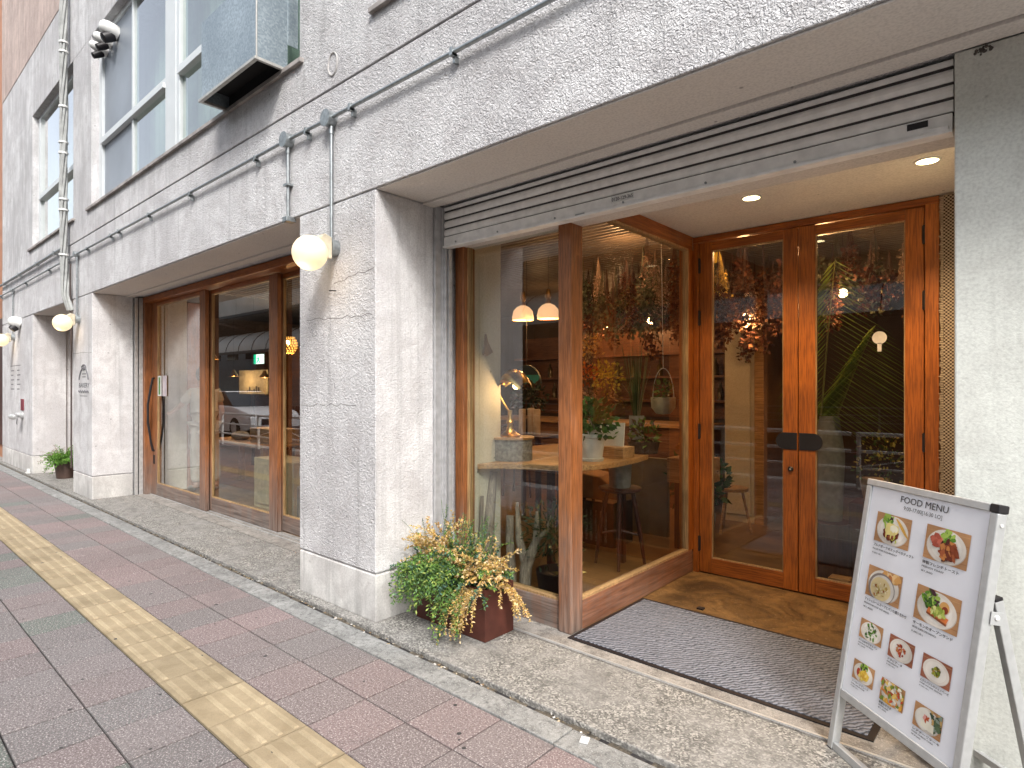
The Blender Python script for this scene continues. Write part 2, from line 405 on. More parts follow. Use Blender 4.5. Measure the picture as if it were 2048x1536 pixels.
SILL = conc('sill_concrete', (.19, .175, .16), (.31, .29, .265), 4)
struct(MB().box(-40, 2.708, -.05, 5, 3.0, .021).build('sill_floor', SILL))
def ent_mat():
    q = NM('stained_entrance_concrete'); v = q.pos()
    c = q.mix(q.ramp(q.noise(v, 2.6, 7, 1, .7), [(.38, 0), (.60, 1)]), (.065, .034, .012), (.25, .14, .05))
    c = q.mix(q.ramp(q.noise(v, 14, 6, .8, .75), [(.52, 0), (.66, .8)]), c, (.07, .035, .012))
    c = q.mix(q.ramp(q.noise(v, 60, 4, 1, .7), [(.6, 0), (.7, .6)]), c, (.45, .33, .2))
    q.color(c); q.set(.5); q.bump(q.noise(v, 40, 4), .3, .002); return q.m
ENT = ent_mat()
struct(MB().box(-2.09, 3.0, -.05, -.24, 4.5, .0205).build('entrance_floor', ENT))
def inf_mat():
    q = NM('shop_floor'); v = q.pos()
    c = q.mix(q.ramp(q.noise(v, 1.6, 6, .6, .65), [(.35, 0), (.65, 1)]), (.16, .085, .03), (.32, .18, .075))
    br = q.n('TexBrick'); q.l(v, br.inputs['Vector']); br.inputs['Scale'].default_value = 1.0; br.inputs['Brick Width'].default_value = 1.4; br.inputs['Row Height'].default_value = .12
    br.inputs['Mortar Size'].default_value = .002; br.inputs['Color1'].default_value = (1, 1, 1, 1); br.inputs['Color2'].default_value = (.72, .7, .68, 1); br.inputs['Mortar'].default_value = (.2, .2, .2, 1)
    q.color(q.mix(1, c, br.outputs[0], 'MULTIPLY')); q.set(.33); return q.m
struct(MB().box(-15.4, 3.0, -.05, -2.09, 9.0, .0195).box(-2.09, 4.5, -.05, .25, 9.0, .0195).build('shop_floor', inf_mat()))

# ================= CAFE BUILDING
B = thing('cafe_building', (0, 0, 0), 'grey white stuccoed cafe building with deep ground floor openings and timber glazed doors', 'building')
F0, F1 = 2.22, 2.98
def wallbox(mb, x0, z0, x1, z1, y0=F0, y1=F1): return mb.box(x0, y0, z0, x1, y1, z1)
# upright masses
for a, b in ((-15.45, -12.74), (-10.15, -9.23), (-4.0, -3.09)):
    m = MB()
    m.box(a, F0, .322, b, 2.69, 2.700)
    m.box(a+.06, 2.69, .018, b-.03, F1, 2.700)
    m.box(a+.008, F0+.008, .31, b-.008, 2.688, .322); m.box(a+.008, F0+.01, 2.700, b-.008, 2.688, 2.712)
    m.build('pier_wall', STUC, B, bevel=.008)
    MB().box(a, F0+.001, .015, b, 2.691, .31).build('plinth', STUCB, B, bevel=.008)
m = MB()
m.box(-15.45, F0, 2.712, 5, F1, 3.478); m.box(-15.45, F0+.014, 3.478, 5, F1, 3.488); m.box(-15.45, F0-.004, 3.488, 5, F1, 3.80)
m.box(-15.45, F0, 3.80, -12.74, F1, 6.04); m.box(-10.15, F0, 3.80, -9.26, F1, 6.04); m.box(-4.0, F0, 3.80, -3.0, F1, 6.04)
m.box(-15.45, F0, 6.04, 5, F1, 7.09); m.box(2.5, F0, 3.80, 5, F1, 6.04)
m.build('facade_wall', STUC, B, bevel=.008)
MB().box(-15.45, F0-.006, 7.09, 5, F1, 12.5).build('upper_wall', PINK, B)
m = MB(); m.box(-15.45, 2.98, 3.3, 5, 9.3, 3.5); m.box(-15.45, 2.98, 12.3, 5, 9.3, 12.5); m.box(-15.45, 2.98, 3.5, 5, 3.1, 12.3)
m.box(-15.45, 9.0, 0, 5, 9.3, 12.3); m.box(-15.6, 2.98, 0, -15.45, 9.3, 12.4)
m.box(5, 2.98, 0, 5.15, 9.3, 12.4); m.build('rear_wall', INW, B)
# soffits with a drip groove
for a, b in ((-12.74, -10.15), (-9.23, -4.0), (-3.09, 5)):
    m = MB(); m.box(a, F0+.012, 2.702, b, 2.592, 2.7118); m.box(a, 2.60, 2.69, b, 2.698, 2.7118)
    m.build('soffit', SOFF, B, bevel=.003)
# closing mass left opening (dark timber shopfront)
m = MB(); m.box(-12.74, 2.86, .02, -12.5, 2.98, 2.70); m.box(-12.5, 2.9, 2.4, -10.15, 2.98, 2.70); m.box(-12.5, 2.9, .02, -10.15, 2.96, .3)
m.build('shopfront_frame', W_DARK, B); MB().box(-12.5, 2.92, .3, -10.15, 2.93, 2.4).build('shopfront_pane', GLASS2, B)
# right wall beside the entrance
MB().box(-.24, 2.70, .018, 5, 3.1, 2.69).build('entrance_side_wall', RWALL, B, bevel=.006); MB().box(-.24, 3.1, .018, 0.0, 4.6, 2.69).build('entrance_side_wall', RWALL, B)
# ---- roller shutter
sh = MB(); sh.box(-3.05, 2.762, 2.492, -.248, 2.785, 2.70)
sh = sh.build('roller_shutter', plain('shutter_shadow_gap', (.05, .045, .045), .7), B)
SHM = plain('dirty_shutter_paint', (.90, .89, .87), .5, 0, .15, 16)
for k, (a, b) in enumerate(((2.672, 2.70), (2.612, 2.662), (2.556, 2.604), (2.500, 2.548))):
    MB().prism([(-3.05, 2.772, a), (-3.05, 2.756, a+.002), (-3.05, 2.751, a+.02), (-3.05, 2.752, b-.015), (-3.05, 2.758, b-.003), (-3.05, 2.772, b)], (2.802, 0, 0)).build('slat', SHM, sh)
m = MB(); m.box(-3.05, 2.748, 2.436, -.25, 2.790, 2.494); m.box(-3.05, 2.738, 2.420, -.25, 2.80, 2.434); m.build('bottom_rail', SHM, sh, bevel=.002)
m = MB()
for x in (-2.93, -2.55, -2.1, -1.65, -1.2, -.8): MB().lathe((x, 2.748, 2.447), [(.006, 0), (.006, .004), (0, .005)], 10, (0, -1, 0)).build('bolt', ALUD, sh)
MB().box(-1.95, 2.735, 2.431, -1.89, 2.742, 2.437).build('catch', ALUD, sh)
s_ = MB().box(-1.722, 2.7455, 2.455, -1.588, 2.7478, 2.492).build('sticker', WHITEP, sh)
text('0120-129-365', .026, (-1.718, 2.7448, 2.463), (1, 0, 0), (0, 0, 1), INK, 'sticker_print', sh, maxw=.126, bold=.015)
MB().box(-.392, 2.7455, 2.463, -.325, 2.7478, 2.487).build('sticker', BLACK, sh)
MB().box(-.330, 2.736, 2.428, -.262, 2.80, 2.447).build('stop', SHM, sh)
m = MB(); m.box(-3.092, 2.69, .018, -3.066, 2.772, 2.70); m.box(-3.066, 2.74, .018, -3.055, 2.83, 2.70); m.box(-3.055, 2.755, .018, -3.034, 2.762, 2.425); m.box(-3.055, 2.778, .018, -3.03, 2.81, 2.425)
m.build('shutter_guide', plain('guide_alu', (.50, .50, .51), .4, .3, .2, 20), B, bevel=.0015)
MB().box(-3.03, 2.80, 2.44, -.25, 2.98, 2.70).build('shutter_housing', SOFF, B)
MB().box(-3.0, 2.712, .019, -.25, 2.725, .027).build('threshold_strip', ALU, B)
m = MB(); m.box(-1.99, 2.733, 2.70, -1.9, 2.75, 2.701)

# ---- generic joinery
def uprights(mb, xs, y0, y1, z0, z1):
    for a, b in xs: mb.box(a, y0, z0, b, y1, z1)
    return mb
# front fixed light left of the entrance
pn = uprights(MB(), ((-3.06, -2.978),), 2.865, 2.975, .021, 2.46).build('front_window', W_OUT_Z, B, bevel=.004)
uprights(MB(), ((-2.165, -2.070),), 2.862, 2.985, .021, 2.70).build('corner_post', W_OUT_Z, B, bevel=.008)
MB().box(-2.977, 2.885, .021, -2.166, 2.965, .190).build('bottom_rail', W_OUT_X, pn, bevel=.004)
m = MB(); m.box(-2.977, 2.895, .190, -2.166, 2.955, .203); m.box(-2.977, 2.90, .203, -2.968, 2.95, 2.44); m.build('glazing_bead', W_BEAD, pn)
MB().box(-2.968, 2.922, .203, -2.166, 2.930, 2.45).build('pane', GLASS2, pn)
# side light (plane x=-2.07)
sd = MB().box(-2.155, 2.986, .021, -2.072, 4.50, .195).build('side_window', W_DOOR_Y, B, bevel=.004)
MB().box(-2.155, 2.986, 2.560, -2.072, 4.50, 2.68).build('head_beam', W_DOOR_Y, sd, bevel=.003)
MB().box(-2.155, 4.435, .195, -2.074, 4.52, 2.56).build('stile', W_DOOR_Z, sd, bevel=.003)
m = MB(); m.box(-2.12, 2.99, .195, -2.076, 4.434, .208); m.box(-2.12, 2.99, 2.545, -2.076, 4.434, 2.56); m.box(-2.12, 4.423, .208, -2.076, 4.434, 2.545)
m.build('glazing_bead', W_BEAD, sd)
MB().box(-2.112, 2.99, .208, -2.104, 4.423, 2.545).build('pane', GLASS1, sd)
MB().box(-2.155, 2.99, 2.681, -2.072, 4.60, 3.29).build('bulkhead_wall', INW, B)
MB().box(-2.07, 4.56, 2.69, 5, 4.66, 3.29).build('bulkhead_wall', INW, B)
MB().box(-2.071, 2.981, 2.661, -.241, 4.56, 2.70).build('entrance_ceiling', stucco('ceiling_white', (.84, .81, .77), .2, .05, True, False), B)
# entrance doors (plane y=4.54)
m = MB(); m.box(-2.071, 4.50, 2.612, -.476, 4.60, 2.655); m.build('door_head', W_DOOR_X, B, bevel=.002)
parts('door_jamb', ((-.548, 4.50, .021, -.476, 4.60, 2.611), (-2.071, 4.505, .021, -2.028, 4.60, 2.611)), W_DOOR_Z, B, .003)
for (a, b, ga, gb, hx) in ((-2.024, -1.298, -1.928, -1.396, -2.026), (-1.292, -.556, -1.184, -.656, -.552)):
    d = holder('entrance_door', B); parts('stile', ((a, 4.52, .03, ga, 4.565, 2.606), (gb, 4.52, .03, b, 4.565, 2.606)), W_DOOR_Z, d, .003)
    parts('rail', ((ga+.0005, 4.522, 2.54, gb-.0005, 4.563, 2.604), (ga+.0005, 4.522, .03, gb-.0005, 4.563, .145)), W_DOOR_X, d, .002)
    m = MB(); m.box(ga, 4.529, .145, ga+.007, 4.556, 2.54); m.box(gb-.007, 4.529, .145, gb, 4.556, 2.54); m.box(ga+.007, 4.529, .145, gb-.007, 4.556, .153); m.box(ga+.007, 4.529, 2.532, gb-.007, 4.556, 2.54)
    m.build('glazing_bead', W_BEAD, d)
    MB().box(ga+.007, 4.540, .153, gb-.007, 4.546, 2.532).build('pane', GLASS, d)
    for z in (2.43, 2.02, 1.13, .25):
        MB().lathe((hx, 4.513, z-.06), [(.009, 0), (.009, .12)], 10).box(hx-.012, 4.512, z-.055, hx+.012, 4.52, z+.055).build('hinge', BLACK, d)
    # half-stadium push plate
    left = a < -1.5; cx_ = -1.385 if left else -1.195; e = -1.302 if left else -1.288
    pts = [(cx_+(-1 if left else 1)*.06*math.cos(t), 4.515, 1.093+.06*math.sin(t)) for t in [R(-90+180*k/14) for k in range(15)]]
    pts = [(e, 4.515, 1.033)]+pts+[(e, 4.515, 1.153)]
    MB().prism(pts, (0, .006, 0)).build('push_plate', BLACK, d, bevel=.0015)
    if left:
        MB().lathe((-1.345, 4.520, .893), [(0, .012), (.012, .012), (.018, .006), (.019, 0)], 18, (0, -1, 0)).build('keyhole', BLACK, d)
        MB().lathe((-1.345, 4.508, .893), [(0, .003), (.005, .002), (.006, 0)], 12, (0, -1, 0)).build('lock_cylinder', ALU, d)
# door floor closer box
MB().box(-1.70, 3.75, .0206, -1.66, 3.79, .03).build('floor_stop', BLACK, B)
# ---- sliding timber doors of the wide shop window
m = MB(); m.box(-9.229, 2.80, 2.625, -4.0, 3.07, 2.70); hd = m.build('sliding_door_head', W_OUT_X if 0 else W_DOOR_X, B, bevel=.004)
MB().box(-9.229, 2.80, .021, -9.13, 2.97, 2.624).build('sliding_door_jamb', W_OUT_Z, B, bevel=.004)
parts('shutter_guide', ((-9.229, 2.70, .018, -9.19, 2.735, 2.69), (-9.229, 2.75, .018, -9.19, 2.797, 2.69)), plain('guide_alu_b', (.5, .49, .48), .4, .3, .2, 20), B)
MB().box(-9.229, 2.735, .018, -9.215, 2.75, 2.69).build('guide_slot', BLACK, B)
for a, b, wl, wr, y in ((-9.126, -7.35, .19, .165, 2.885), (-7.46, -5.74, .13, .175, 2.945), (-5.86, -4.0, .105, .12, 3.005)):
    d = holder('sliding_door', B); parts('stile', ((a, y, .024, a+wl, y+.045, 2.622), (b-wr, y, .024, b, y+.045, 2.622)), W_OUT_Z, d, .004)
    MB().box(a+wl+.0005, y+.002, .024, b-wr-.0005, y+.043, .182).build('bottom_rail', W_OUT_X, d, bevel=.003)
    MB().box(a+wl+.0005, y+.002, 2.578, b-wr-.0005, y+.043, 2.62).build('top_rail', W_DOOR_X, d, bevel=.003)
    m = MB(); m.box(a+wl, y+.006, .182, b-wr, y+.038, .192); m.box(a+wl, y+.006, 2.566, b-wr, y+.038, 2.578); m.box(a+wl, y+.006, .192, a+wl+.01, y+.038, 2.566); m.box(b-wr-.01, y+.006, .192, b-wr, y+.038, 2.566)
    m.build('glazing_bead', W_BEAD, d)
    MB().box(a+wl+.01, y+.019, .192, b-wr-.01, y+.025, 2.566).build('pane', GLASS2, d)
    if a < -9:
        for yy, sgn in ((y, -1), (y+.045, 1)):
            xh = a+.10
            P = [(xh, yy, 1.60), (xh, yy+sgn*.02, 1.60), (xh, yy+sgn*.04, 1.50), (xh-.01, yy+sgn*.075, 1.25), (xh-.01, yy+sgn*.075, 1.0), (xh, yy+sgn*.04, .72), (xh, yy+sgn*.02, .62), (xh, yy, .62)]
            MB().tube(P, .014, 8).build('handle', BLACK, d, smooth=True)
        MB().box(a+.06, y-.006, .44, a+.12, y+.001, .56).build('latch', BLACK, d)
parts('door_track', ((-9.2, 2.868, .0212, -4.0, 2.876, .026), (-9.2, 2.935, .0212, -4.0, 2.941, .026)), ALU, B)
# ---- upper windows
CURT = None
def curtain(x0, x1, z0, z1, y, mat, parent):
    n = int((x1-x0)/.02); V = []; Fc = []
    for k in range(n+1):
        x = x0+(x1-x0)*k/n; yy = y+.018*math.sin(x*38)+.01*math.sin(x*17+1)
        V += [(x, yy, z0), (x, yy, z1)]
    for k in range(n): Fc.append((2*k, 2*k+2, 2*k+3, 2*k+1))
    m_ = MB().add(V, Fc); return m_.build('curtain', mat, parent, smooth=True)
CM = plain('pale_curtain', (.42, .47, .43), .9, 0, .2, 3)
Yw = 2.325
def upwin(x0, x1, name, subs, sillx):
    wn = MB().box(x0, Yw-.02, 3.83, x0+.07, Yw+.06, 6.04).box(x1-.07, Yw-.02, 3.83, x1, Yw+.06, 6.04).box(x0+.07, Yw-.02, 5.98, x1-.07, Yw+.06, 6.04).box(x0+.07, Yw-.02, 3.83, x1-.07, Yw+.06, 3.87).build(name, FRAMEW, B, bevel=.003)
    for a, b, mul in subs:
        sf = MB().box(a, Yw-.03, 3.87, a+.09, Yw+.05, 5.98).box(b-.05, Yw-.03, 3.87, b, Yw+.05, 5.98).box(a+.09, Yw-.055, 4.60, b-.05, Yw+.05, 4.655).box(a+.09, Yw-.03, 4.655, b-.05, Yw+.05, 4.71).build('sash_frame', FRAMEW, wn, bevel=.003)
        if mul:
            MB().box(mul-.03, Yw-.02, 3.87, mul+.025, Yw+.04, 4.60).box(mul-.03, Yw-.02, 4.71, mul+.025, Yw+.04, 5.98).build('mullion', FRAMEW, sf, bevel=.002)
            MB().box(a+.09, Yw+.0, 3.87, mul-.03, Yw+.008, 4.60).box(a+.09, Yw+.0, 4.71, mul-.03, Yw+.008, 5.98).build('frosted_pane', FROST, sf)
            MB().box(mul+.025, Yw+.0, 3.87, b-.05, Yw+.006, 4.60).box(mul+.025, Yw+.0, 4.71, b-.05, Yw+.006, 5.98).build('pane', GLASS_UP, sf)
        else:
            MB().box(a+.09, Yw+.0, 3.87, b-.05, Yw+.006, 4.60).box(a+.09, Yw+.0, 4.71, b-.05, Yw+.006, 5.98).build('pane', GLASS_UP, sf)
    curtain(x0+.08, x1-.08, 3.88, 5.98, 2.62, CM, wn)
    MB().prism([(sillx[0], F0+.1, 3.795), (sillx[0], F0-.035, 3.785), (sillx[0], F0-.035, 3.818), (sillx[0], F0+.1, 3.832)], (sillx[1]-sillx[0], 0, 0)).build('sill', plain('stained_sill', (.36, .33, .31), .7, 0, .5, 8), wn, bevel=.003)
    return wn
GLASS_UP = glass('upper_glass', (.80, .86, .83), 1.25)
wn = upwin(-9.26, -4.0, 'upper_window', ((-9.17, -6.81, -7.93), (-6.56, -4.07, None)), (-9.40, -3.94))
MB().box(-6.81, Yw-.035, 3.87, -6.56, Yw+.05, 5.98).build('mullion_panel', FRAMEW, wn, bevel=.003)
upwin(-12.74, -10.15, 'upper_window', ((-12.65, -10.22, None),), (-12.96, -10.05))
upwin(-3.0, 2.5, 'upper_window', ((-2.92, 2.42, -.3),), (-3.12, 2.6))
for x0, x1 in ((-9.26, -4.0), (-12.74, -10.15), (-3.0, 2.5)): MB().box(x0, 2.80, 3.81, x1, 2.82, 6.04).build('dark_room_sheet', DARKV, B)  # dark sheet added behind the curtains as room darkness, blocks light leaks
# interior walls and ceiling
m = MB(); m.box(-3.93, 2.99, .02, -3.02, 3.29, 3.29); m.box(-9.9, 2.99, .02, -9.17, 3.35, 3.29); m.box(-9.0, 2.99, 2.70, -2.16, 3.2, 3.29); m.build('inner_pier', CREAM, B, bevel=.004)
m = MB(); m.box(-15.4, 8.9, .02, 5, 8.99, 3.29); m.box(.2, 4.66, .02, .3, 8.9, 3.29); m.build('shop_wall', INW, B)
CEILD = plain('dark_ceiling', (.03, .022, .018), .8)
MB().box(-15.4, 3.21, 3.20, .2, 8.9, 3.295).build('shop_ceiling', CEILD, B)
m = MB(); y = 3.3
while y < 8.8:
    m.box(-9.2 if y > 3.4 else -9.0, y, 2.86, -2.17 if y < 4.7 else .18, y+.022, 2.90); y += .085
for x in (-8.4, -7.2, -6, -4.8, -3.6, -2.4): m.box(x, 3.3, 2.90, x+.03, 8.8, 2.925)
m.build('ceiling_slats', plain('ceiling_slat', (.17, .13, .10), .5), B)
# cracks and marks that belong to the wall
m = MB(); rr = random.Random(9)
def crack(p0, p1, n=10, j=.012, wd=.0022):
    P = [tuple(p0[i]+(p1[i]-p0[i])*k/n+(rr.uniform(-j, j) if 0 < k < n and i != 1 else 0) for i in range(3)) for k in range(n+1)]
    m.tube(P, wd, 5)
CK = plain('crack_shadow', (.14, .13, .12), .9)
def crack1(*q):
    global m
    m = MB(); crack(*q); m.build('wall_crack', CK, B)
crack1((-3.99, F0-.0005, 3.795), (-3.13, F0-.0005, 3.77), 16, .012, .0035); crack1((-3.9, F0, 1.95), (-3.12, F0, 1.93), 14, .01, .0016)
crack1((-3.99, F0, 1.35), (-3.3, F0, 1.36), 12, .012, .0015); crack1((-3.55, F0, 2.17), (-3.1, F0, 2.22), 8, .01, .0016)
crack1((-9.23-.9, F0, 1.95), (-9.24, F0, 1.93), 8, .01, .002); crack1((-9.25, F0, 3.74), (-9.42, F0, 3.72), 5, .01, .003)
m = MB(); m.tube([(-3.56+.055*math.cos(t), F0-.006, 3.64+.075*math.sin(t)) for t in [2*math.pi*k/20 for k in range(21)]], .006, 6); m.build('wall_ring', STUCB, B)
m = MB(); m.tube([(-3.53, F0, 2.12), (-3.53, F0-.05, 2.115)], .004, 6); m.build('nail', BLACK, B)
m = MB(); rr2 = random.Random(3)
for k in range(22):
    m.ball((-.158+rr2.gauss(0, .012), 2.70-.001, 2.672+rr2.gauss(0, .007)), rr2.uniform(.002, .006), 7, 5)
m.build('chipped_patch', plain('chip', (.09, .08, .07), .9), B)
# lettering printed on the piers
yl = F0-.0012
text('BAKERY', .085, (-9.60, yl, 1.475), (1, 0, 0), (0, 0, 1), GREYINK, 'painted_lettering', B, 'CENTER', bold=.02, maxw=.50)
m = MB()
P = [(-9.60+.22*math.cos(t), yl-.0, 1.58+.16*math.sin(t)**1.5) for t in [math.pi*k/16 for k in range(17)]]
m.tube(P, .012, 5); m.tube([(-9.60+.09*math.cos(t), yl, 1.745+.03*math.sin(t)) for t in [2*math.pi*k/12 for k in range(13)]], .012, 5)
m.box(-9.70, yl-.001, 1.65, -9.50, yl, 1.662); m.box(-9.68, yl-.001, 1.61, -9.52, yl, 1.622)
P = [(-9.86+.026*k, yl, 1.42+.018*math.sin(k*1.9)) for k in range(20)]; m.tube(P, .007, 5)
for k in range(7): m.box(-9.78+k*.05, yl-.001, 1.355, -9.745+k*.05, yl, 1.366)
m.build('painted_emblem', GREYINK, B)
m = MB()
for r_ in range(6):
    z = 1.86-r_*.085
    for cx_, n_ in ((-14.55, 3+r_ % 2), (-14.0, 4-r_ % 2)):
        if r_ == 0: continue
        for k in range(n_): m.box(cx_+k*.075, yl-.001, z, cx_+.05+k*.075, yl, z+.022)
m.box(-14.6, yl-.001, 1.87, -13.7, yl, 1.88)
m.build('painted_hours', GREYINK, B)
# ================= FIXTURES ON THE FACADE
c_ = thing('conduit', (-8, 2.2, 3.27), 'long grey steel conduit clamped along the lintel with round junction boxes and drops', 'conduit')
yc = 2.185
MB().tube([(-16, yc, 3.27), (-9.84, yc, 3.285), (-4.12, yc, 3.272), (-3.56, yc, 3.262), (-1.2, yc, 3.255), (3, yc, 3.25)], .0125, 10).build('pipe', METAL, c_, smooth=True)
for x, z in ((-4.12, 3.272), (-3.56, 3.262), (-9.84, 3.285), (-14.24, 3.27)):
    r_ = .052 if x > -5 else .035
    MB().lathe((x, F0-.001, z), [(r_, 0), (r_, .058), (r_+.004, .06), (r_+.004, .066), (0, .067)], 20, (0, -1, 0)).build('junction_box', METAL, c_, smooth=True)
for x, z0, z1 in ((-4.12, 2.715, 3.23), (-3.545, 2.45, 3.21), (-9.84, 2.45, 3.25), (-14.24, 2.45, 3.24)):
    MB().tube([(x, yc+.01, z1), (x, yc+.01, z0)], .011, 10).tube([(x, yc+.01, z1+.0), (x, yc+.01, z1-.05)], .016, 10).build('drop_pipe', METAL, c_, smooth=True)
MB().box(-4.15, 2.165, 2.678, -4.085, 2.24, 2.714).build('end_box', METAL, c_, bevel=.003)
for x in (-15.4, -13.1, -11.4, -10.5, -9.3, -8.3, -8.0, -7.0, -5.9, -4.6, -3.84, -3.3, -2.35, -1.3, -.2):
    z = 3.27+(.012 if x < -6 else -.006); m = MB(); m.box(x-.011, 2.165, z-.028, x+.011, F0, z-.012); m.box(x-.011, 2.168, z-.03, x+.011, 2.203, z+.017); m.box(x-.008, 2.19, z-.06, x+.008, F0, z-.03); m.build('clip', METAL, c_)
MB().box(-4.15, 2.17, 2.94, -4.09, F0, 2.955).build('clip', METAL, c_)
c2 = thing('conduit', (-13, 2.2, 3.45), 'thicker pale conduit running above the others left of the cable bundle', 'conduit')
MB().tube([(-17, 2.18, 3.475), (-10.3, 2.18, 3.475)], .02, 10).build('pipe', METAL, c2, smooth=True)
for x in (-15, -13.6, -12.2, -11): MB().box(x-.012, 2.155, 3.445, x+.012, F0, 3.50).build('clip', METAL, c2)

GLOBE = emis('lit_opal_globe', (.80, .66, .42), .36)
def wall_lamp(x, label, first=None):
    loc = (x, 2.22, 2.37)
    if first: return dup(first, loc, 0, label)
    t = thing('wall_lamp', loc, label, 'wall lamp', 'globe lamps along the facade')
    z = loc[2]
    MB().lathe((x, 2.219, z+.03), [(.055, 0), (.055, .055), (0, .056)], 20, (0, -1, 0)).build('back_box', METAL, t, smooth=True)
    MB().prism([(x-.048, 2.163, z-.055), (x-.048, 2.163, z+.085), (x-.048, 2.11, z+.105), (x-.048, 2.045, z+.055), (x-.048, 2.085, z-.03), (x-.048, 2.12, z-.055)], (.096, 0, 0)).build('bracket', plain('cream_enamel', (.60, .53, .40), .4, 0, .3, 20), t, bevel=.006)
    MB().lathe((x, 2.088, z+.025), [(.055, 0), (.058, .02), (.05, .032)], 22, (0, -.75, -.66)).build('collar', WHITEP, t, smooth=True)
    MB().ball((x, 2.03, z-.03), .112, 28, 18).build('globe', GLOBE, t, smooth=True)
    return t
wl = wall_lamp(-3.53, 'round opal globe lamp on the near pier beside the entrance')
wall_lamp(-9.82, 'opal globe lamp on the second pier in front of the cable bundle', wl)
wall_lamp(-14.24, 'farthest opal globe lamp, cut by the left edge above the red plate', wl)
for x in (-3.53, -9.82, -14.24):
    l = bpy.data.lights.new('lamp_and_fill_light', 'POINT'); l.energy = .8; l.color = (1, .72, .42); l.shadow_soft_size = .05
    o = bpy.data.objects.new('lamp_and_fill_light', l); COL.objects.link(o); o.location = (x, 1.95, 2.18)

# galvanised exhaust duct
def duct_mat():
    q = NM('galvanised_sheet'); v = q.pos()
    vo = q.n('TexVoronoi'); vo.inputs['Scale'].default_value = 70; q.l(v, vo.inputs['Vector'])
    sep = q.n('SeparateColor'); q.l(vo.outputs['Color'], sep.inputs[0])
    c = q.mix(q.ramp(sep.outputs[0], [(.2, 0), (.9, 1)]), (.30, .36, .40), (.44, .51, .55))
    c = q.mix(q.ramp(q.noise(v, 2.5, 5, .4), [(.4, .5), (.65, 0)]), c, (.22, .27, .31))
    q.color(c); q.set(.42, .6); q.bump(q.noise(v, 3, 3), .3, .02); return q.m
DUCTM = duct_mat()
d = thing('exhaust_duct', (-4.69, 2.12, 3.83), 'galvanised sheet metal exhaust duct with a black open mouth under the upper window', 'duct')
x0, x1, ya, yb, z0, z1 = -5.17, -4.20, 2.0, 2.32, 3.835, 4.46
m = MB(); m.box(x0, ya, z0, x1, ya+.004, z1); m.box(x1-.004, ya+.004, z0, x1, 2.235, z1); m.box(x1-.004, 2.235, 4.02, x1, yb, z1); m.box(x0, ya+.004, z0, x0+.004, yb, z1); m.box(x0+.004, ya+.004, z1-.004, x1-.004, yb, z1)
m.build('casing', DUCTM, d, bevel=.003)
m = MB(); m.box(x0-.02, ya-.018, z0-.022, x1+.012, ya+.01, z0+.0); m.box(x1-.012, ya+.01, z0-.022, x1+.012, 2.215, z0); m.box(x0-.02, ya+.01, z0-.022, x0+.01, 2.215, z0); m.box(x1-.006, ya-.006, z0, x1+.006, ya+.004, z1)
m.build('flange', plain('duct_flange', (.50, .49, .46), .45, .4, .2, 20), d, bevel=.002)
MB().box(x0+.006, ya+.01, z0+.10, x1-.006, 2.22, z0+.11).box(x0+.006, 2.222, z0, x1-.006, 2.228, z0+.18).build('throat', DARKV, d)
# three vent hoods at the top of the upper window
vh = None
for k, (x, z, r_, lb) in enumerate(((-8.98, 5.76, .06, 'smallest and lowest of the white round vent hoods in the upper window'), (-8.80, 5.80, .065, 'middle white round vent hood of the three in the upper window'), (-8.55, 5.83, .09, 'largest white round vent hood of the three in the upper window'))):
    t = thing('vent_hood', (x, 2.33, z), lb, 'vent hood', 'vent hoods in the upper window')
    MB().lathe((x, 2.33, z), [(r_, 0), (r_, .06), (r_*.95, .13), (r_*.75, .18), (r_*.4, .205), (0, .21)], 20, (0, -.9, .25)).build('cap', WHITEP, t, smooth=True)
    MB().lathe((x, 2.33-.06, z-r_*.45), [(0, .13), (r_*.62, .12), (r_*.72, .04), (r_*.7, 0)], 18, (0, -.8, -.55)).build('grille', BLACK, t, smooth=True)
t = thing('vent_hood', (-13.72, 2.22, 2.62), 'white domed vent hood on the far pier beside the farthest globe lamp', 'vent hood')
MB().lathe((-13.72, 2.219, 2.62), [(.10, 0), (.10, .04), (.098, .10), (.075, .15), (.035, .175), (0, .18)], 20, (0, -.92, .3)).build('cap', WHITEP, t, smooth=True)
MB().lathe((-13.72, 2.15, 2.56), [(0, .09), (.06, .08), (.07, .0)], 16, (0, -.7, -.7)).build('grille', BLACK, t, smooth=True)
# bundle of cables
t = thing('cable_bundle', (-10.15, 2.15, 2.5), 'bundle of twisted grey cables tied together and running down the facade', 'cables')
rr = random.Random(2)
for k in range(5):
    P = []
    for i in range(80):
        z = 8.2-(8.2-2.55)*i/79; a = z*2.6+k*1.2566
        cx_ = -10.28+.02*math.sin(z*.9)+(.09*(max(0, 3.3-z)/.8)); rad_ = .032
        P.append((cx_+rad_*math.cos(a), 2.14+rad_*math.sin(a)+max(0, 2.75-z)*.3, z))
    MB().tube(P, .017 if k else .026, 7).build('cable', plain('cable_sheath', (.36, .37, .36), .6, 0, .3, 10), t, smooth=True)
m = MB()
for z in (7.2, 6.3, 6.17, 5.4, 4.9, 4.75, 4.1, 3.95, 3.32): m.lathe((-10.28+.02*math.sin(z*.9), 2.14, z), [(.058, 0), (.06, .012), (.058, .025)], 14)
m.build('tie', WHITEP, t, smooth=True)
MB().tube([(-10.155, 2.19, 3.2), (-10.16, 2.19, 2.7), (-10.155, 2.2, 2.2), (-10.16, 2.2, .35)], .011, 6).build('drop_cable', plain('brown_cable', (.07, .05, .045), .6), t, smooth=True)
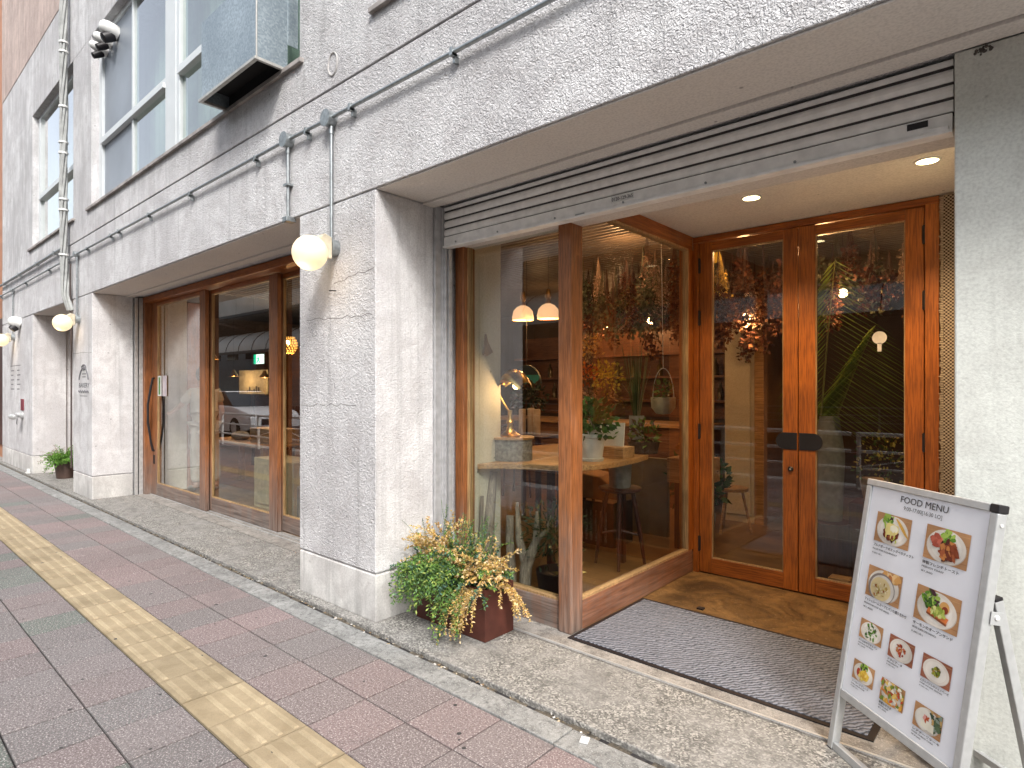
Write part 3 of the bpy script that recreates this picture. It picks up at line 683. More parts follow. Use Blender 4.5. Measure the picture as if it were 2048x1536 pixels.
# fire brigade inlet
t = thing('fire_inlet', (-13.5, 2.22, .95), 'silver twin fire hose inlet under a small red plate on the far pier', 'hose inlet')
MB().box(-13.62, 2.205, 1.07, -13.40, 2.22, 1.27).build('plate', plain('red_plate', (.20, .03, .045), .5), t, bevel=.004)
m = MB(); m.lathe((-13.5, 2.22, .99), [(.07, 0), (.07, .03), (.045, .05), (.045, .11), (0, .12)], 16, (0, -1, 0))
for s_ in (-1, 1): m.lathe((-13.5+s_*.03, 2.12, .985), [(.032, 0), (.034, .05), (.043, .06), (.043, .11), (.025, .12), (0, .125)], 14, (s_*.8, -.45, -.25))
m.build('inlet', ALU, t, smooth=True); MB().tube([(-13.5, 2.14, .93), (-13.49, 2.13, .85), (-13.46, 2.13, .83)], .006, 6).build('chain', BLACK, t)
m = MB(); m.box(-12.96, 2.16, .02, -12.82, 2.21, .04); m.box(-12.85, 2.16, .04, -12.82, 2.2, .10)
tag(m.build('wall_bracket', WHITEP, bevel=.003), 'small white metal bracket lying at the foot of the far pier', 'bracket')

# entrance downlights
dlm = emis('downlight_lens', (1, .83, .45), 7)
for x, y, lb in ((-1.363, 3.80, 'recessed warm downlight in the entrance ceiling nearer the glazed side wall'), (-.451, 3.79, 'recessed warm downlight in the entrance ceiling at the right, by the outer wall')):
    t = thing('downlight', (x, y, 2.655), lb, 'downlight', 'recessed downlights over the entrance')
    MB().lathe((x, y, 2.6609), [(.050, -.006), (.060, -.006), (.063, 0), (.050, 0)], 28).build('rim', WHITEP, t, smooth=True)
    MB().lathe((x, y, 2.6585), [(0, -.001), (.05, -.001), (.05, .001)], 24).build('lens', dlm, t)
    l = bpy.data.lights.new('downlight_beam', 'SPOT'); l.energy = 44; l.color = (1, .70, .38); l.spot_size = R(125); l.spot_blend = .7; l.shadow_soft_size = .05
    o = bpy.data.objects.new('downlight_beam', l); COL.objects.link(o); o.location = (x, y, 2.64)

# ================= DOOR MAT
def mat_mat():
    q = NM('ribbed_mat'); v = q.pos((1, 1, 1)); wv = q.n('TexWave'); wv.inputs['Scale'].default_value = 14; wv.inputs['Distortion'].default_value = 6; wv.inputs['Detail'].default_value = 3; wv.inputs['Detail Scale'].default_value = 2.2
    mp = q.n('Mapping'); mp.inputs['Rotation'].default_value = (0, 0, R(38)); q.l(v, mp.inputs['Vector']); q.l(mp.outputs[0], wv.inputs['Vector'])
    c = q.mix(wv.outputs['Fac'], (.06, .065, .078), (.24, .25, .29)); c = q.mix(q.ramp(q.noise(v, 3, 5), [(.4, 0), (.7, .35)]), c, (.17, .17, .19))
    q.color(c); q.set(.95, spec=.1); q.bump(wv.outputs['Fac'], .9, .004); return q.m
t = thing('door_mat', (-1.29, 3.25, .021), 'large grey ribbed door mat in front of the glazed entrance doors', 'door mat')
MB().box(-2.035, 2.845, .021, -.545, 3.665, .031).build('carpet', mat_mat(), t, bevel=.003)
m = MB(); a, b, c, e = -2.062, -.518, 2.818, 3.692
for P in (((a, c), (b, c), (b-.027, c+.027), (a+.027, c+.027)), ((b, c), (b, e), (b-.027, e-.027), (b-.027, c+.027)), ((b, e), (a, e), (a+.027, e-.027), (b-.027, e-.027)), ((a, e), (a, c), (a+.027, c+.027), (a+.027, e-.027))):
    m.prism([(x, y, .0212) for x, y in P], (0, 0, .0055))
m.build('rubber_edge', BLACK, t)

# ================= MENU BOARD
FT = Vector((-.648, 2.671, .019)); th = R(-40.97); ph = R(9.598)
WV = Vector((math.cos(th), math.sin(th), 0)); BK = Vector((-WV.y, WV.x, 0)) # points away from the camera
UV = math.cos(ph)*Vector((0, 0, 1))+math.sin(ph)*BK; NV = WV.cross(UV)
def P(a, b, c=0): return FT+WV*a+UV*b+NV*c
def slab(m, a0, b0, a1, b1, c0, c1): return m.obox(P((a0+a1)/2, (b0+b1)/2, (c0+c1)/2), WV*(a1-a0)/2, UV*(b1-b0)/2, NV*(c1-c0)/2)
mbd = thing('menu_board', FT+WV*.27, 'aluminium A-frame menu board headed FOOD MENU with ten dish photographs', 'menu board')
for q in ((-.012, 0, .016, 1.072, -.034, .002), (.538, 0, .566, 1.072, -.034, .002)): slab(MB(), *q).build('stile', ALU, mbd, bevel=.004)
for q in ((-.012, 1.0725, .5345, 1.098, -.034, .002), (.0165, .214, .5375, .246, -.03, .001), (.0165, .0, .5375, .03, -.03, -.002)): slab(MB(), *q).build('rail', ALU, mbd, bevel=.003)
m = MB(); slab(m, .535, 1.0725, .568, 1.1, -.036, .003); m.build('corner_cap', BLACK, mbd, bevel=.004)
for q in ((-.014, -.012, .018, 0, -.036, .003), (.536, -.012, .568, 0, -.036, .003)): slab(MB(), *q).build('foot', BLACK, mbd)
m = MB(); m.lathe(P(.567, 1.035, -.016), [(.006, 0), (.006, .002), (0, .003)], 10, WV); m.build('screw', WHITEP, mbd)
# slightly cockled poster
V = []; Fc = []; nx, ny = 26, 40
for j in range(ny+1):
    for i in range(nx+1):
        a = .0165+.521*i/nx; b = .246+.826*j/ny
        s_ = math.sin(math.pi*i/nx)*math.sin(math.pi*j/ny)
        k = .0016*s_*(math.sin(a*23+b*9)*math.sin(b*15-a*7)*(1.7-b))
        V.append(P(a, b, -.005+k))
for j in range(ny):
    for i in range(nx): q = j*(nx+1)+i; Fc.append((q, q+1, q+nx+2, q+nx+1))
po = MB().add(V, Fc).build('poster', PAPER, mbd, smooth=True)
m = MB(); slab(m, .0165, .246, .5375, 1.072, -.02, -.009); m.build('backing', ALUD, mbd)
D_ = .0
FM = vcol('printed_photo', .45, 0)
def srgbv(h): return srgb(h)
rp = random.Random(11)
def pic(a0, b0, a1, b1, kind):
    m = MB(); w_ = a1-a0; h_ = b1-b0; z = [-.0030]
    def poly(pts, col):
        z[0] += .00006; m.cur = col; V = [P(x, y, z[0]) for x, y in pts]
        A = sum(pts[i][0]*pts[(i+1) % len(pts)][1]-pts[(i+1) % len(pts)][0]*pts[i][1] for i in range(len(pts)))
        if A < 0: V = V[::-1]
        m.add(V, [tuple(range(len(V)))])
    def ell(cx, cy, rx, ry, col, n=20, j=0, rot_=0):
        pts = []
        for k in range(n):
            t = 2*math.pi*k/n; q = 1+rp.uniform(-j, j); x = rx*math.cos(t)*q; y = ry*math.sin(t)*q
            X = a0+w_*(cx)+x*math.cos(rot_)-y*math.sin(rot_); Y = b0+h_*cy+x*math.sin(rot_)+y*math.cos(rot_)
            pts.append((min(max(X, a0), a1), min(max(Y, b0), b1)))
        poly(pts, col)
    S = min(w_, h_)
    def scat(cx, cy, r, cols, n, s0=.05, s1=.1, e=1):
        for k in range(n):
            t = rp.random()*6.28; q = r*math.sqrt(rp.random())
            ell(cx+q*math.cos(t)*S/w_, cy+q*math.sin(t)*S/h_*e, S*rp.uniform(s0, s1), S*rp.uniform(s0, s1)*.6, rp.choice(cols), 9, .25, rp.random()*3)
    wd = [srgbv(x) for x in ('b98a5f', 'a8754c', 'c49a6c')]
    poly([(a0, b0), (a1, b0), (a1, b1), (a0, b1)], wd[0] if kind != 'pasta' and kind != 'green' else srgbv('9a5c45'))
    for k in range(4):
        y = b0+h_*(.1+.25*k); poly([(a0, y), (a1, y+h_*.04), (a1, y+h_*.06), (a0, y+h_*.012)], wd[1+k % 2])
    W_ = srgbv('e6ddd0'); W2 = srgbv('cfc4b6')
    G = [srgbv(x) for x in ('5d8a2c', '86ad3a', '3e5f22', '4b2a33', 'a3bf55')]; BR = [srgbv(x) for x in ('6e2f1c', '8e4325', 'a85a35', '51231a')]
    S *= 1.28
    ell(.5, .46, w_*.455, h_*.49, W2, 30); ell(.5, .48, w_*.44, h_*.485, W_, 30); ell(.5, .48, w_*.35, h_*.39, srgbv('efe8dc'), 28)
    if kind == 'benedict':
        scat(.35, .78, .16, G, 26); 
        for k in range(5): ell(.72+.03*k, .74-.05*k, S*.22, S*.035, srgbv('d8a94e'), 10, .05, -.7)
        ell(.48, .36, S*.27, S*.17, BR[0], 18, .12); scat(.48, .33, .16, BR, 14); ell(.5, .52, S*.24, S*.17, srgbv('ead98c'), 18, .14); ell(.56, .56, S*.13, S*.1, srgbv('f3edd2'), 14, .1)
        for x in (.36, .5, .6): ell(x, .34, S*.025, S*.12, srgbv('e6d384'), 8, .1)
        scat(.62, .2, .08, [srgbv('b9bf4a')], 5, .02, .05)
    elif kind == 'toast':
        scat(.52, .74, .16, G[:2]+G[4:], 26); scat(.3, .56, .14, [srgbv('c86a55'), srgbv('d98872'), srgbv('b35542')], 16, .07, .12)
        ell(.6, .4, S*.27, S*.19, BR[1], 14, .15); scat(.58, .38, .22, BR+[srgbv('c47d43')], 34, .05, .11)
    elif kind == 'soup':
        for k in range(16): ell(.62+rp.uniform(-.2, .3), .82+rp.uniform(-.15, .15), S*.1, S*.07, rp.choice([srgbv('d8a15f'), srgbv('e6bf86'), srgbv('b87440')]), 12, .15, rp.random()*3)
        ell(.46, .38, S*.44, S*.38, srgbv('8d817b'), 28); ell(.48, .37, S*.40, S*.34, srgbv('d9d2c8'), 28); ell(.44, .36, S*.34, S*.29, srgbv('e0cb98'), 26)
        scat(.44, .34, .24, [srgbv('b99a4e'), srgbv('9c5f2f'), srgbv('efe2bd'), srgbv('c8b060')], 34, .02, .05)
    elif kind == 'salmon':
        scat(.36, .66, .22, G, 40); ell(.68, .62, S*.13, S*.13, srgbv('d9a25e'), 16); ell(.70, .56, S*.08, S*.08, srgbv('8b3a25'), 16)
        poly([(a0+w_*.3, b0+h_*.34), (a0+w_*.76, b0+h_*.2), (a0+w_*.8, b0+h_*.36), (a0+w_*.34, b0+h_*.48)], srgbv('d8793f'))
        poly([(a0+w_*.3, b0+h_*.28), (a0+w_*.76, b0+h_*.14), (a0+w_*.77, b0+h_*.2), (a0+w_*.3, b0+h_*.34)], srgbv('8a4a28'))
        scat(.56, .44, .18, [srgbv('b9c45e'), srgbv('d8d98a'), srgbv('8fa33e')], 30, .04, .08, .5)
    elif kind == 'kale': scat(.5, .5, .33, G[:1]+G[2:3]+[srgbv('e8e4d2'), srgbv('f1ede2'), srgbv('45602d')], 50, .04, .1)
    elif kind == 'pasta': scat(.5, .5, .2, [srgbv('b8452c'), srgbv('d3653d'), srgbv('93301f'), srgbv('cf8a4a')], 34, .03, .08)
    elif kind == 'green': scat(.5, .5, .17, [srgbv('7d8f2e'), srgbv('a3a838'), srgbv('5b5a23'), srgbv('b98b3f')], 34, .03, .08)
    elif kind == 'quiche':
        scat(.5, .78, .22, G+BR[2:3], 26); ell(.58, .42, S*.26, S*.2, srgbv('e6c24b'), 16, .1); ell(.3, .46, S*.1, S*.16, srgbv('b3402c'), 12, .1); scat(.5, .45, .2, [srgbv('d7a83c'), srgbv('f0d77a')], 12)
    elif kind == 'plate': scat(.5, .5, .55, [srgbv('e0a33c'), srgbv('c9522f'), srgbv('f2ead2'), srgbv('d98f4a'), srgbv('7d8f35'), srgbv('e9c46a')], 80, .06, .13)
    elif kind == 'cake':
        scat(.75, .75, .4, [srgbv('5f7352'), srgbv('8b9a8a'), srgbv('3f5342'), srgbv('c9a46a')], 40, .08, .15); ell(.4, .5, S*.3, S*.34, srgbv('e9e4d8'), 22)
        poly([(a0+w_*.3, b0+h_*.18), (a0+w_*.78, b0+h_*.12), (a0+w_*.76, b0+h_*.45), (a0+w_*.34, b0+h_*.5)], srgbv('efe9d4')); scat(.5, .52, .1, [srgbv('c0562f'), srgbv('e6a59a')], 8)
    m.build('dish_photo', FM, po)
T_ = lambda s_, sz, a, b, mw=None, al='LEFT', bold=0: text(s_, sz, P(a, b, -.0022), WV, UV, INK, 'lettering', po, al, maxw=mw, bold=bold)
T_('FOOD MENU', .034, .276, 1.034, .212, 'CENTER', 0)
m = MB()
T_('9:00-17:00[16:30 LO]', .020, .276, 1.008, .172, 'CENTER', .0)
items = [(.065, .863, .237, .978, 'benedict', 'プルドポークのエッグベネディクト', 'PULLED PORK EGGS BENEDICT', '¥1,650(11:00~)', .20),
 (.305, .863, .482, .982, 'toast', '特製フレンチトースト', 'FRENCH TOAST', '¥1,500', .15),
 (.063, .647, .234, .765, 'soup', 'マッシュルームスープとパンの盛り合わせ', 'MUSHROOM SOUP AND BREAD', '¥1,400', .21),
 (.303, .646, .483, .766, 'salmon', 'サーモンのオープンサンド', 'SMOKED SALMON OPEN SANDWICH', '¥1,600(11:00~)', .165),
 (.064, .479, .181, .553, 'kale', 'ケールのサラダとパン', 'KALE SALAD AND BREAD', '¥1,200', .10),
 (.216, .471, .331, .551, 'pasta', 'アラビアータ', 'ARRABBIATA', '¥1,300(11:00~)', .07),
 (.368, .467, .485, .547, 'green', 'えびとバジルのジェノベーゼ', 'SHRIMP AND BASIL GENOVESE', '¥1,500(11:00~)', .115),
 (.060, .315, .171, .390, 'quiche', 'ソーセージプレート', 'SAUSAGE', '¥1,300(11:00~)', .09),
 (.208, .306, .319, .386, 'plate', '季節のサラダ', 'SEASONAL SALAD', '¥1,200', .06),
 (.365, .298, .479, .379, 'cake', 'レアチーズケーキ', 'RARE CHEESE CAKE', '¥700', .11)]
for a0, b0, a1, b1, kind, jp, en, pr_, wj in items:
    pic(a0, b0, a1, b1, kind); big = a1-a0 > .15
    T_(jp, .0125 if big else .009, a0+.002, b0-(.020 if big else .014), wj, bold=.02)
    T_(en, .0085 if big else .006, a0+.002, b0-(.034 if big else .023), wj*(.62 if big else .8), bold=.02)
    T_(pr_, .0085 if big else .006, a0+.002, b0-(.050 if big else .033), .05 if big else .04, bold=.01)
# back legs
def leg(m, a):
    top = P(a, .80, -.050)-BK*0; ft = FT+WV*a+BK*.36; ft.z = .024
    ax = (top-ft); L = ax.length/2; ax.normalize(); sd_ = WV*.0125; nn = ax.cross(WV).normalized()*.016
    m.obox((top+ft)/2, sd_, nn, ax*L); return top, ft, ax
lg = MB(); leg(lg, .002); lg.build('back_leg', ALU, mbd, bevel=.003)
lg = MB(); top, ft, ax = leg(lg, .552); lg = lg.build('back_leg', ALU, mbd, bevel=.003)
MB().obox(FT+WV*.277+BK*.335+Vector((0, 0, .15)), WV*.262, BK*.01, Vector((0, 0, .012))).build('back_rail', ALU, mbd, bevel=.003)
for a in (.552, .002):
    t_ = P(a, .80, -.050); MB().obox(t_+ax*.004, WV*.0135, ax.cross(WV)*.0135, ax*.005).build('leg_cap', BLACK, mbd)
for a in (.57, -.016): MB().obox(P(a, .745, -.044), WV*.0015, UV*.021, NV*.022).build('hinge_plate', ALU, mbd, bevel=.001)
m = MB(); m.lathe(P(.5715, .748, -.042), [(.009, 0), (.008, .004), (0, .006)], 12, WV); m.build('hinge_rivet', WHITEP, mbd, smooth=True)

# ================= PLANTERS
def spray(m, p, d, L, cols, leaf=.016, lw=.0035, n=26, droop=.9, rg=random):
    p = Vector(p); d = Vector(d).normalized(); st = L/n; pts = [p.copy()]
    for k in range(n):
        d = (d+Vector((rg.uniform(-.08, .08), rg.uniform(-.08, .08), -droop*st*3.2))).normalized(); p = p+d*st; pts.append(p.copy())
        if k < 2: continue
        for s_ in range(3):
            o = Vector((rg.gauss(0, 1), rg.gauss(0, 1), rg.gauss(0, .8))); o = (o-d*o.dot(d)*.4).normalized()
            q = (o+d*.6).normalized(); ll = leaf*rg.uniform(.6, 1.3); sd_ = q.cross(Vector((rg.gauss(0, 1), rg.gauss(0, 1), rg.gauss(0, 1)))).normalized()*lw
            b = rg.uniform(.6, 1.25); c = rg.choice(cols); m.cur = tuple(x*b for x in c)
            e = p+q*ll; mid = p+q*ll*.5
            m.add([p, mid+sd_, e, mid-sd_], [(0, 1, 2, 3)])
    m.cur = tuple(x*.6 for x in cols[0]); m.tube(pts, .0012, 3, False)
GR = [(.13, .26, .05), (.21, .36, .08), (.08, .17, .05), (.34, .42, .10), (.17, .29, .14)]
YL = [(.72, .50, .16), (.80, .60, .30), (.66, .40, .16), (.82, .66, .42), (.60, .44, .12)]
BL = [(.09, .19, .13), (.13, .26, .18), (.07, .14, .09)]
t = thing('planter_box', (-2.68, 2.58, .019), 'rust brown rectangular metal planter overflowing with green and dried yellow fern at the entrance pier', 'planter')
RUST = plain('corten_planter', (.105, .032, .022), .55, .2, .35, 9, .3)
m = MB(); x0, x1, y0, y1, h = -2.98, -2.375, 2.455, 2.70, .32
m.box(x0, y0, .021, x1, y0+.006, h); m.box(x0, y1-.006, .021, x1, y1, h); m.box(x0, y0+.006, .021, x0+.006, y1-.006, h); m.box(x1-.006, y0+.006, .021, x1, y1-.006, h); m.box(x0+.006, y0+.006, .021, x1-.006, y1-.006, .04)
m.build('box', RUST, t, bevel=.002); MB().box(x0+.006, y0+.006, .25, x1-.006, y1-.006, .285).build('soil', plain('soil', (.03, .02, .014), .95, 0, .4, 40, .8, 60, .01), t)
rg = random.Random(5); gm = MB(); ym = MB()
for k in range(200):
    x = rg.uniform(x0+.04, x1-.08); y = rg.uniform(y0+.02, y1-.02)
    fx = (x-x0)/(x1-x0)
    a = Vector((rg.uniform(-.9, .9), rg.uniform(-1.15, .15), rg.uniform(.5, 1.3)))
    if fx < .85 : spray(gm, (x, y, .28), a, rg.uniform(.18, .36), GR if rg.random() < .75 else BL, .024, .0052, 18, 1.1, rg)
for k in range(70):  # hanging green front skirt
    x = rg.uniform(x0+.03, x1-.22); spray(gm, (x, y0+rg.uniform(-.02, .05), .32+rg.uniform(-.02, .10)), (rg.uniform(-.4, .5), -.7, .45), rg.uniform(.20, .36), GR, .024, .0052, 17, 2.4, rg)
for k in range(10): spray(gm, (x1-.20+rg.uniform(-.03, .08), y0, .3), (rg.uniform(-.3, .6), -1, .25), rg.uniform(.26, .40), GR+YL[:1], .021, .0045, 18, 2.4, rg)
for k in range(60):  # upper left dry clump
    spray(ym, (-2.86+rg.gauss(0, .07), 2.56+rg.gauss(0, .05), .42+rg.uniform(-.04, .1)), (rg.uniform(-.8, .9), rg.uniform(-1, .6), rg.uniform(.1, .9)), rg.uniform(.10, .20), YL, .020, .0055, 14, 1.1, rg)
for k in range(70):  # right dry clump
    spray(ym, (-2.50+rg.gauss(0, .08), 2.54+rg.gauss(0, .05), .36+rg.uniform(-.02, .08)), (rg.uniform(-.6, 1.1), rg.uniform(-1, .5), rg.uniform(.1, .8)), rg.uniform(.10, .22), YL, .020, .0052, 14, 1.3, rg)
for k in range(24): spray(ym, (x1-.12+rg.uniform(-.05, .1), y0+.01, .31), (rg.uniform(-.3, .5), -1, .1), rg.uniform(.18, .34), YL, .017, .004, 20, 2.6, rg)
for k in range(14): spray(ym, (x1-.02, y0+.12, .33), (1, rg.uniform(-.6, .3), .25), rg.uniform(.16, .32), YL, .016, .004, 20, 2.2, rg)
for k in range(34): spray(gm, (rg.uniform(-2.95, -2.45), rg.uniform(2.52, 2.66), .38), (rg.uniform(-.5, .5), rg.uniform(-.1, .3), 1.6), rg.uniform(.18, .34), GR+BL, .015, .003, 20, .3, rg)
spray(gm, (-2.9, 2.5, .4), (-.9, -.35, 1.1), .42, GR, .006, .0015, 20, .5, rg); spray(gm, (-2.86, 2.6, .45), (-.35, .1, 1.2), .3, GR, .006, .0015, 20, .4, rg)
gm.build('green_foliage', LEAF, t); ym.build('dry_foliage', LEAF, t)
t = thing('potted_plant', (-11.80, 2.48, .019), 'brown pot of bright green fern between the two far piers', 'potted plant')
MB().lathe((-11.80, 2.48, .02), [(.12, 0), (.15, .24), (.165, .25), (.165, .27), (.14, .27), (.135, .2)], 22).build('pot', plain('brown_pot', (.075, .045, .035), .6), t, smooth=True)
MB().lathe((-11.80, 2.48, .02), [(0, .235), (.137, .235), (.137, .22)], 18).build('soil', plain('pot_soil', (.03, .02, .014), .95), t)
gm = MB()
GB = [(.16, .34, .05), (.22, .42, .08), (.10, .24, .04)]
for k in range(80): spray(gm, (-11.78+rg.gauss(0, .05), 2.46, .25), (rg.uniform(-.6, 1.1), rg.uniform(-1, .6), rg.uniform(.3, 1.7)), rg.uniform(.18, .36), GB, .035, .006, 16, 1.4, rg)
gm.build('foliage', LEAF, t); gm = MB()
for k in range(34): spray(gm, (-11.93+rg.gauss(0, .05), 2.46, .25), (rg.uniform(-1.2, .2), rg.uniform(-.8, .6), rg.uniform(.6, 1.6)), rg.uniform(.2, .34), [(.34, .22, .16), (.42, .30, .2), (.25, .2, .1)], .02, .004, 16, .9, rg)
gm.build('dry_foliage', LEAF, t)
# ================= INSIDE THE SHOP
def plight(x, y, z, e, c=(1, .52, .21), r=.04):  # serves the modelled lamps and also bare fill lights without a fixture
    l = bpy.data.lights.new('lamp_and_fill_light', 'POINT'); l.energy = e*.62; l.color = c; l.shadow_soft_size = r
    o = bpy.data.objects.new('lamp_and_fill_light', l); COL.objects.link(o); o.location = (x, y, z)
FILA = emis('glowing_bulb', (1, .60, .24), 9)
SHADEG = emis('lit_glass_shade', (.95, .52, .26), .55)
CHR = plain('tarnished_brass', (.30, .18, .07), .4, .8)
# curved window table
t = thing('window_table', (-2.95, 3.9, .02), 'curved oak window table top on dark trestle legs behind the corner glass', 'table')
pts = [(-3.0, 3.02), (-2.90, 3.14), (-2.72, 3.24), (-2.53, 3.31), (-2.42, 3.40), (-2.34, 3.55), (-2.31, 3.78), (-2.33, 4.1), (-2.38, 4.35), (-2.50, 4.55), (-2.75, 4.62), (-3.55, 4.62), (-3.55, 3.32), (-3.0, 3.32)]
MB().prism([(x, y, .895) for x, y in pts], (0, 0, .038)).build('table_top', W_TABLE, t, bevel=.004)
for x, y in ((-3.3, 4.4), (-2.62, 4.35), (-3.3, 3.5), (-2.75, 3.55)): MB().obox((x, y, .457), (.022, 0, 0), (0, .022, 0), (0, 0, .437)).build('leg', W_DARK, t)
# stone block with lamp
t = tag(MB().lathe((-2.99, 3.38, .934), [(0, 0), (.15, 0), (.155, .01), (.155, .155), (0, .156)], 28).build('stone_block', plain('speckled_stone', (.30, .28, .24), .8, 0, .5, 45, .3), smooth=True), 'speckled grey round stone block under the brass lamp on the window table', 'stone block')
tag(MB().lathe((-2.99, 3.38, 1.091), [(0, 0), (.17, 0), (.17, .014), (0, .014)], 28).build('wooden_tray', W_BOX, smooth=True), 'thin round wooden tray between the stone block and the brass lamp', 'tray')
t = thing('desk_lamp', (-2.99, 3.36, 1.106), 'brass shell shaded desk lamp shining on the cream wall', 'desk lamp')
MB().lathe((-2.99, 3.36, 1.106), [(0, 0), (.075, 0), (.08, .012), (.06, .022), (.03, .05), (.022, .09), (.03, .11), (.018, .13), (.018, .2), (0, .2)], 20).build('base', BRASS, t, smooth=True)
MB().tube([(-2.99, 3.36, 1.28), (-3.03, 3.33, 1.36), (-3.06, 3.30, 1.44), (-3.03, 3.28, 1.50), (-2.97, 3.27, 1.50)], .009, 8).build('arm', BRASS, t, smooth=True)
V = []; n = 12; mmm = 7   # ribbed half shell
for j in range(mmm+1):
    u_ = j/mmm; r_ = .10*math.sin(math.pi*(.12+.62*u_)); c_0 = Vector((-3.02+.24*u_, 3.30, 1.475+.07*math.sin(math.pi*u_)-.02*u_))
    for i in range(n+1):
        a = math.pi*i/n; rb = r_*(1+.05*math.cos(i*math.pi)); V.append(c_0+Vector((0, math.cos(a)*rb, math.sin(a)*rb*.75)))
Fc = [(j*(n+1)+i, j*(n+1)+i+1, (j+1)*(n+1)+i+1, (j+1)*(n+1)+i) for j in range(mmm) for i in range(n)]
MB().add(V, Fc).build('shade', BRASS, t, smooth=True); MB().ball((-2.88, 3.30, 1.485), .024, 12, 8).build('bulb', FILA, t, smooth=True)
plight(-2.84, 3.27, 1.44, 2.6, (1, .66, .36), .03)
t = tag(MB().prism([(-3.005, 3.07, 1.71), (-3.005, 3.11, 1.70), (-3.005, 3.17, 1.73), (-3.005, 3.12, 1.80), (-3.005, 3.10, 1.86), (-3.005, 3.09, 1.78)], (.02, 0, 0)).build('dried_leaf', plain('leaf_brown', (.28, .17, .09), .8), bevel=.002), 'small dried brown leaf pinned on the cream wall behind the corner glass', 'dried leaf')
# chair behind the table
def chair(loc, rz, label):
    t = thing('chair', (0, 0, 0), label, 'chair', 'dark bentwood chairs in the shop')
    MB().box(-.2, -.2, .44, .2, .2, .47).build('seat', W_DARK, t, bevel=.01)
    for a, b in ((-.17, -.17), (.17, -.17)): MB().tube([(a, b, .44), (a*1.15, b*1.15, 0)], [.017, .012], 8).build('leg', W_DARK, t, smooth=True)
    for a in (-.17, .17): MB().tube([(a*1.1, .2, 0), (a, .18, .44), (a*.95, .24, .88)], .015, 8).build('leg', W_DARK, t, smooth=True)
    MB().tube([(-.165, .24, .87), (-.1, .27, .93), (.1, .27, .93), (.165, .24, .87)], .018, 8).tube([(-.165, .22, .68), (0, .25, .70), (.165, .22, .68)], .012, 8).build('backrest', W_DARK, t, smooth=True)
    t.location = loc; t.rotation_euler.z = rz; return t
ch = chair((-3.45, 4.95, .02), .3, 'dark bentwood chair just behind the curved window table')
dup(ch, (-5.3, 6.2, .02), 1.9, 'dark bentwood chair farther back at the wooden counter')
dup(ch, (-9.6, 4.9, .02), .9, 'dark bentwood chair beside the low table in the wide window')
# pots and boxes on the table
t = thing('plant_pot', (-2.50, 3.72, .934), 'white plastic pot with a leafy green plant on the window table', 'potted plant')
MB().lathe((-2.50, 3.72, .934), [(0, 0), (.085, 0), (.09, .02), (.078, .022), (.098, .17), (.106, .175), (.106, .2), (.094, .2), (.088, .16), (0, .15)], 26).build('pot', POT, t, smooth=True)
def leafy(m, c, r, n, cols, ll=.05, lw=.018, rg=rg, up=.3):
    for k in range(n):
        o = Vector((rg.gauss(0, 1), rg.gauss(0, 1), rg.gauss(0, 1)+up)).normalized(); p = Vector(c)+o*r*rg.random()**.5
        q = (o+Vector((rg.gauss(0, .5), rg.gauss(0, .5), rg.gauss(0, .5)))).normalized(); s_ = q.cross(Vector((rg.gauss(0, 1), rg.gauss(0, 1), rg.gauss(0, 1)))).normalized()
        L = ll*rg.uniform(.6, 1.3); W = lw*rg.uniform(.7, 1.2); b = rg.uniform(.55, 1.3); col = rg.choice(cols); m.cur = tuple(x*b for x in col)
        m.add([p, p+q*L*.45+s_*W, p+q*L, p+q*L*.45-s_*W], [(0, 1, 2, 3)])
    return m
leafy(MB(), (-2.50, 3.72, 1.22), .17, 230, [(.05, .13, .03), (.08, .2, .05), (.03, .08, .02)], .07, .022).build('foliage', LEAF, t)
t = thing('wooden_box', (-2.46, 4.02, .934), 'long low pine box under the leaf print card on the window table', 'box')
MB().box(-2.62, 3.93, .934, -2.36, 4.10, 1.02).build('box', W_BOX, t, bevel=.004)
t = thing('leaf_card', (-2.47, 4.0, 1.021), 'square cream card with green leaf prints leaning on the pine box', 'card')
MB().obox((-2.50, 4.0, 1.112), (.095, .02, 0), (0, .006, 0), (0, .01, .09)).build('card', WHITEP, t)
m = MB(); m.cur = (.16, .25, .08)
for k in range(7):
    a = k*.9; x = -2.52+.05*math.cos(a); z = 1.11+.045*math.sin(a); m.add([(x, 3.984, z), (x+.025, 3.986, z+.012), (x+.04, 3.988, z+.03), (x+.01, 3.985, z+.02)], [(0, 1, 2, 3)])
m.build('leaf_print', LEAF, t)
t = thing('basket_planter', (-2.44, 4.42, .934), 'woven dark basket of trailing plants at the end of the window table', 'basket')
MB().lathe((-2.46, 4.42, .934), [(0, 0), (.11, 0), (.13, .1), (.12, .1), (.1, .02)], 20).build('basket', plain('wicker', (.07, .035, .018), .8, 0, .5, 60, .8, 90, .01), t, smooth=True)
leafy(MB(), (-2.46, 4.42, 1.08), .13, 150, [(.10, .16, .03), (.16, .22, .05), (.12, .05, .03)], .05, .015).build('foliage', LEAF, t)
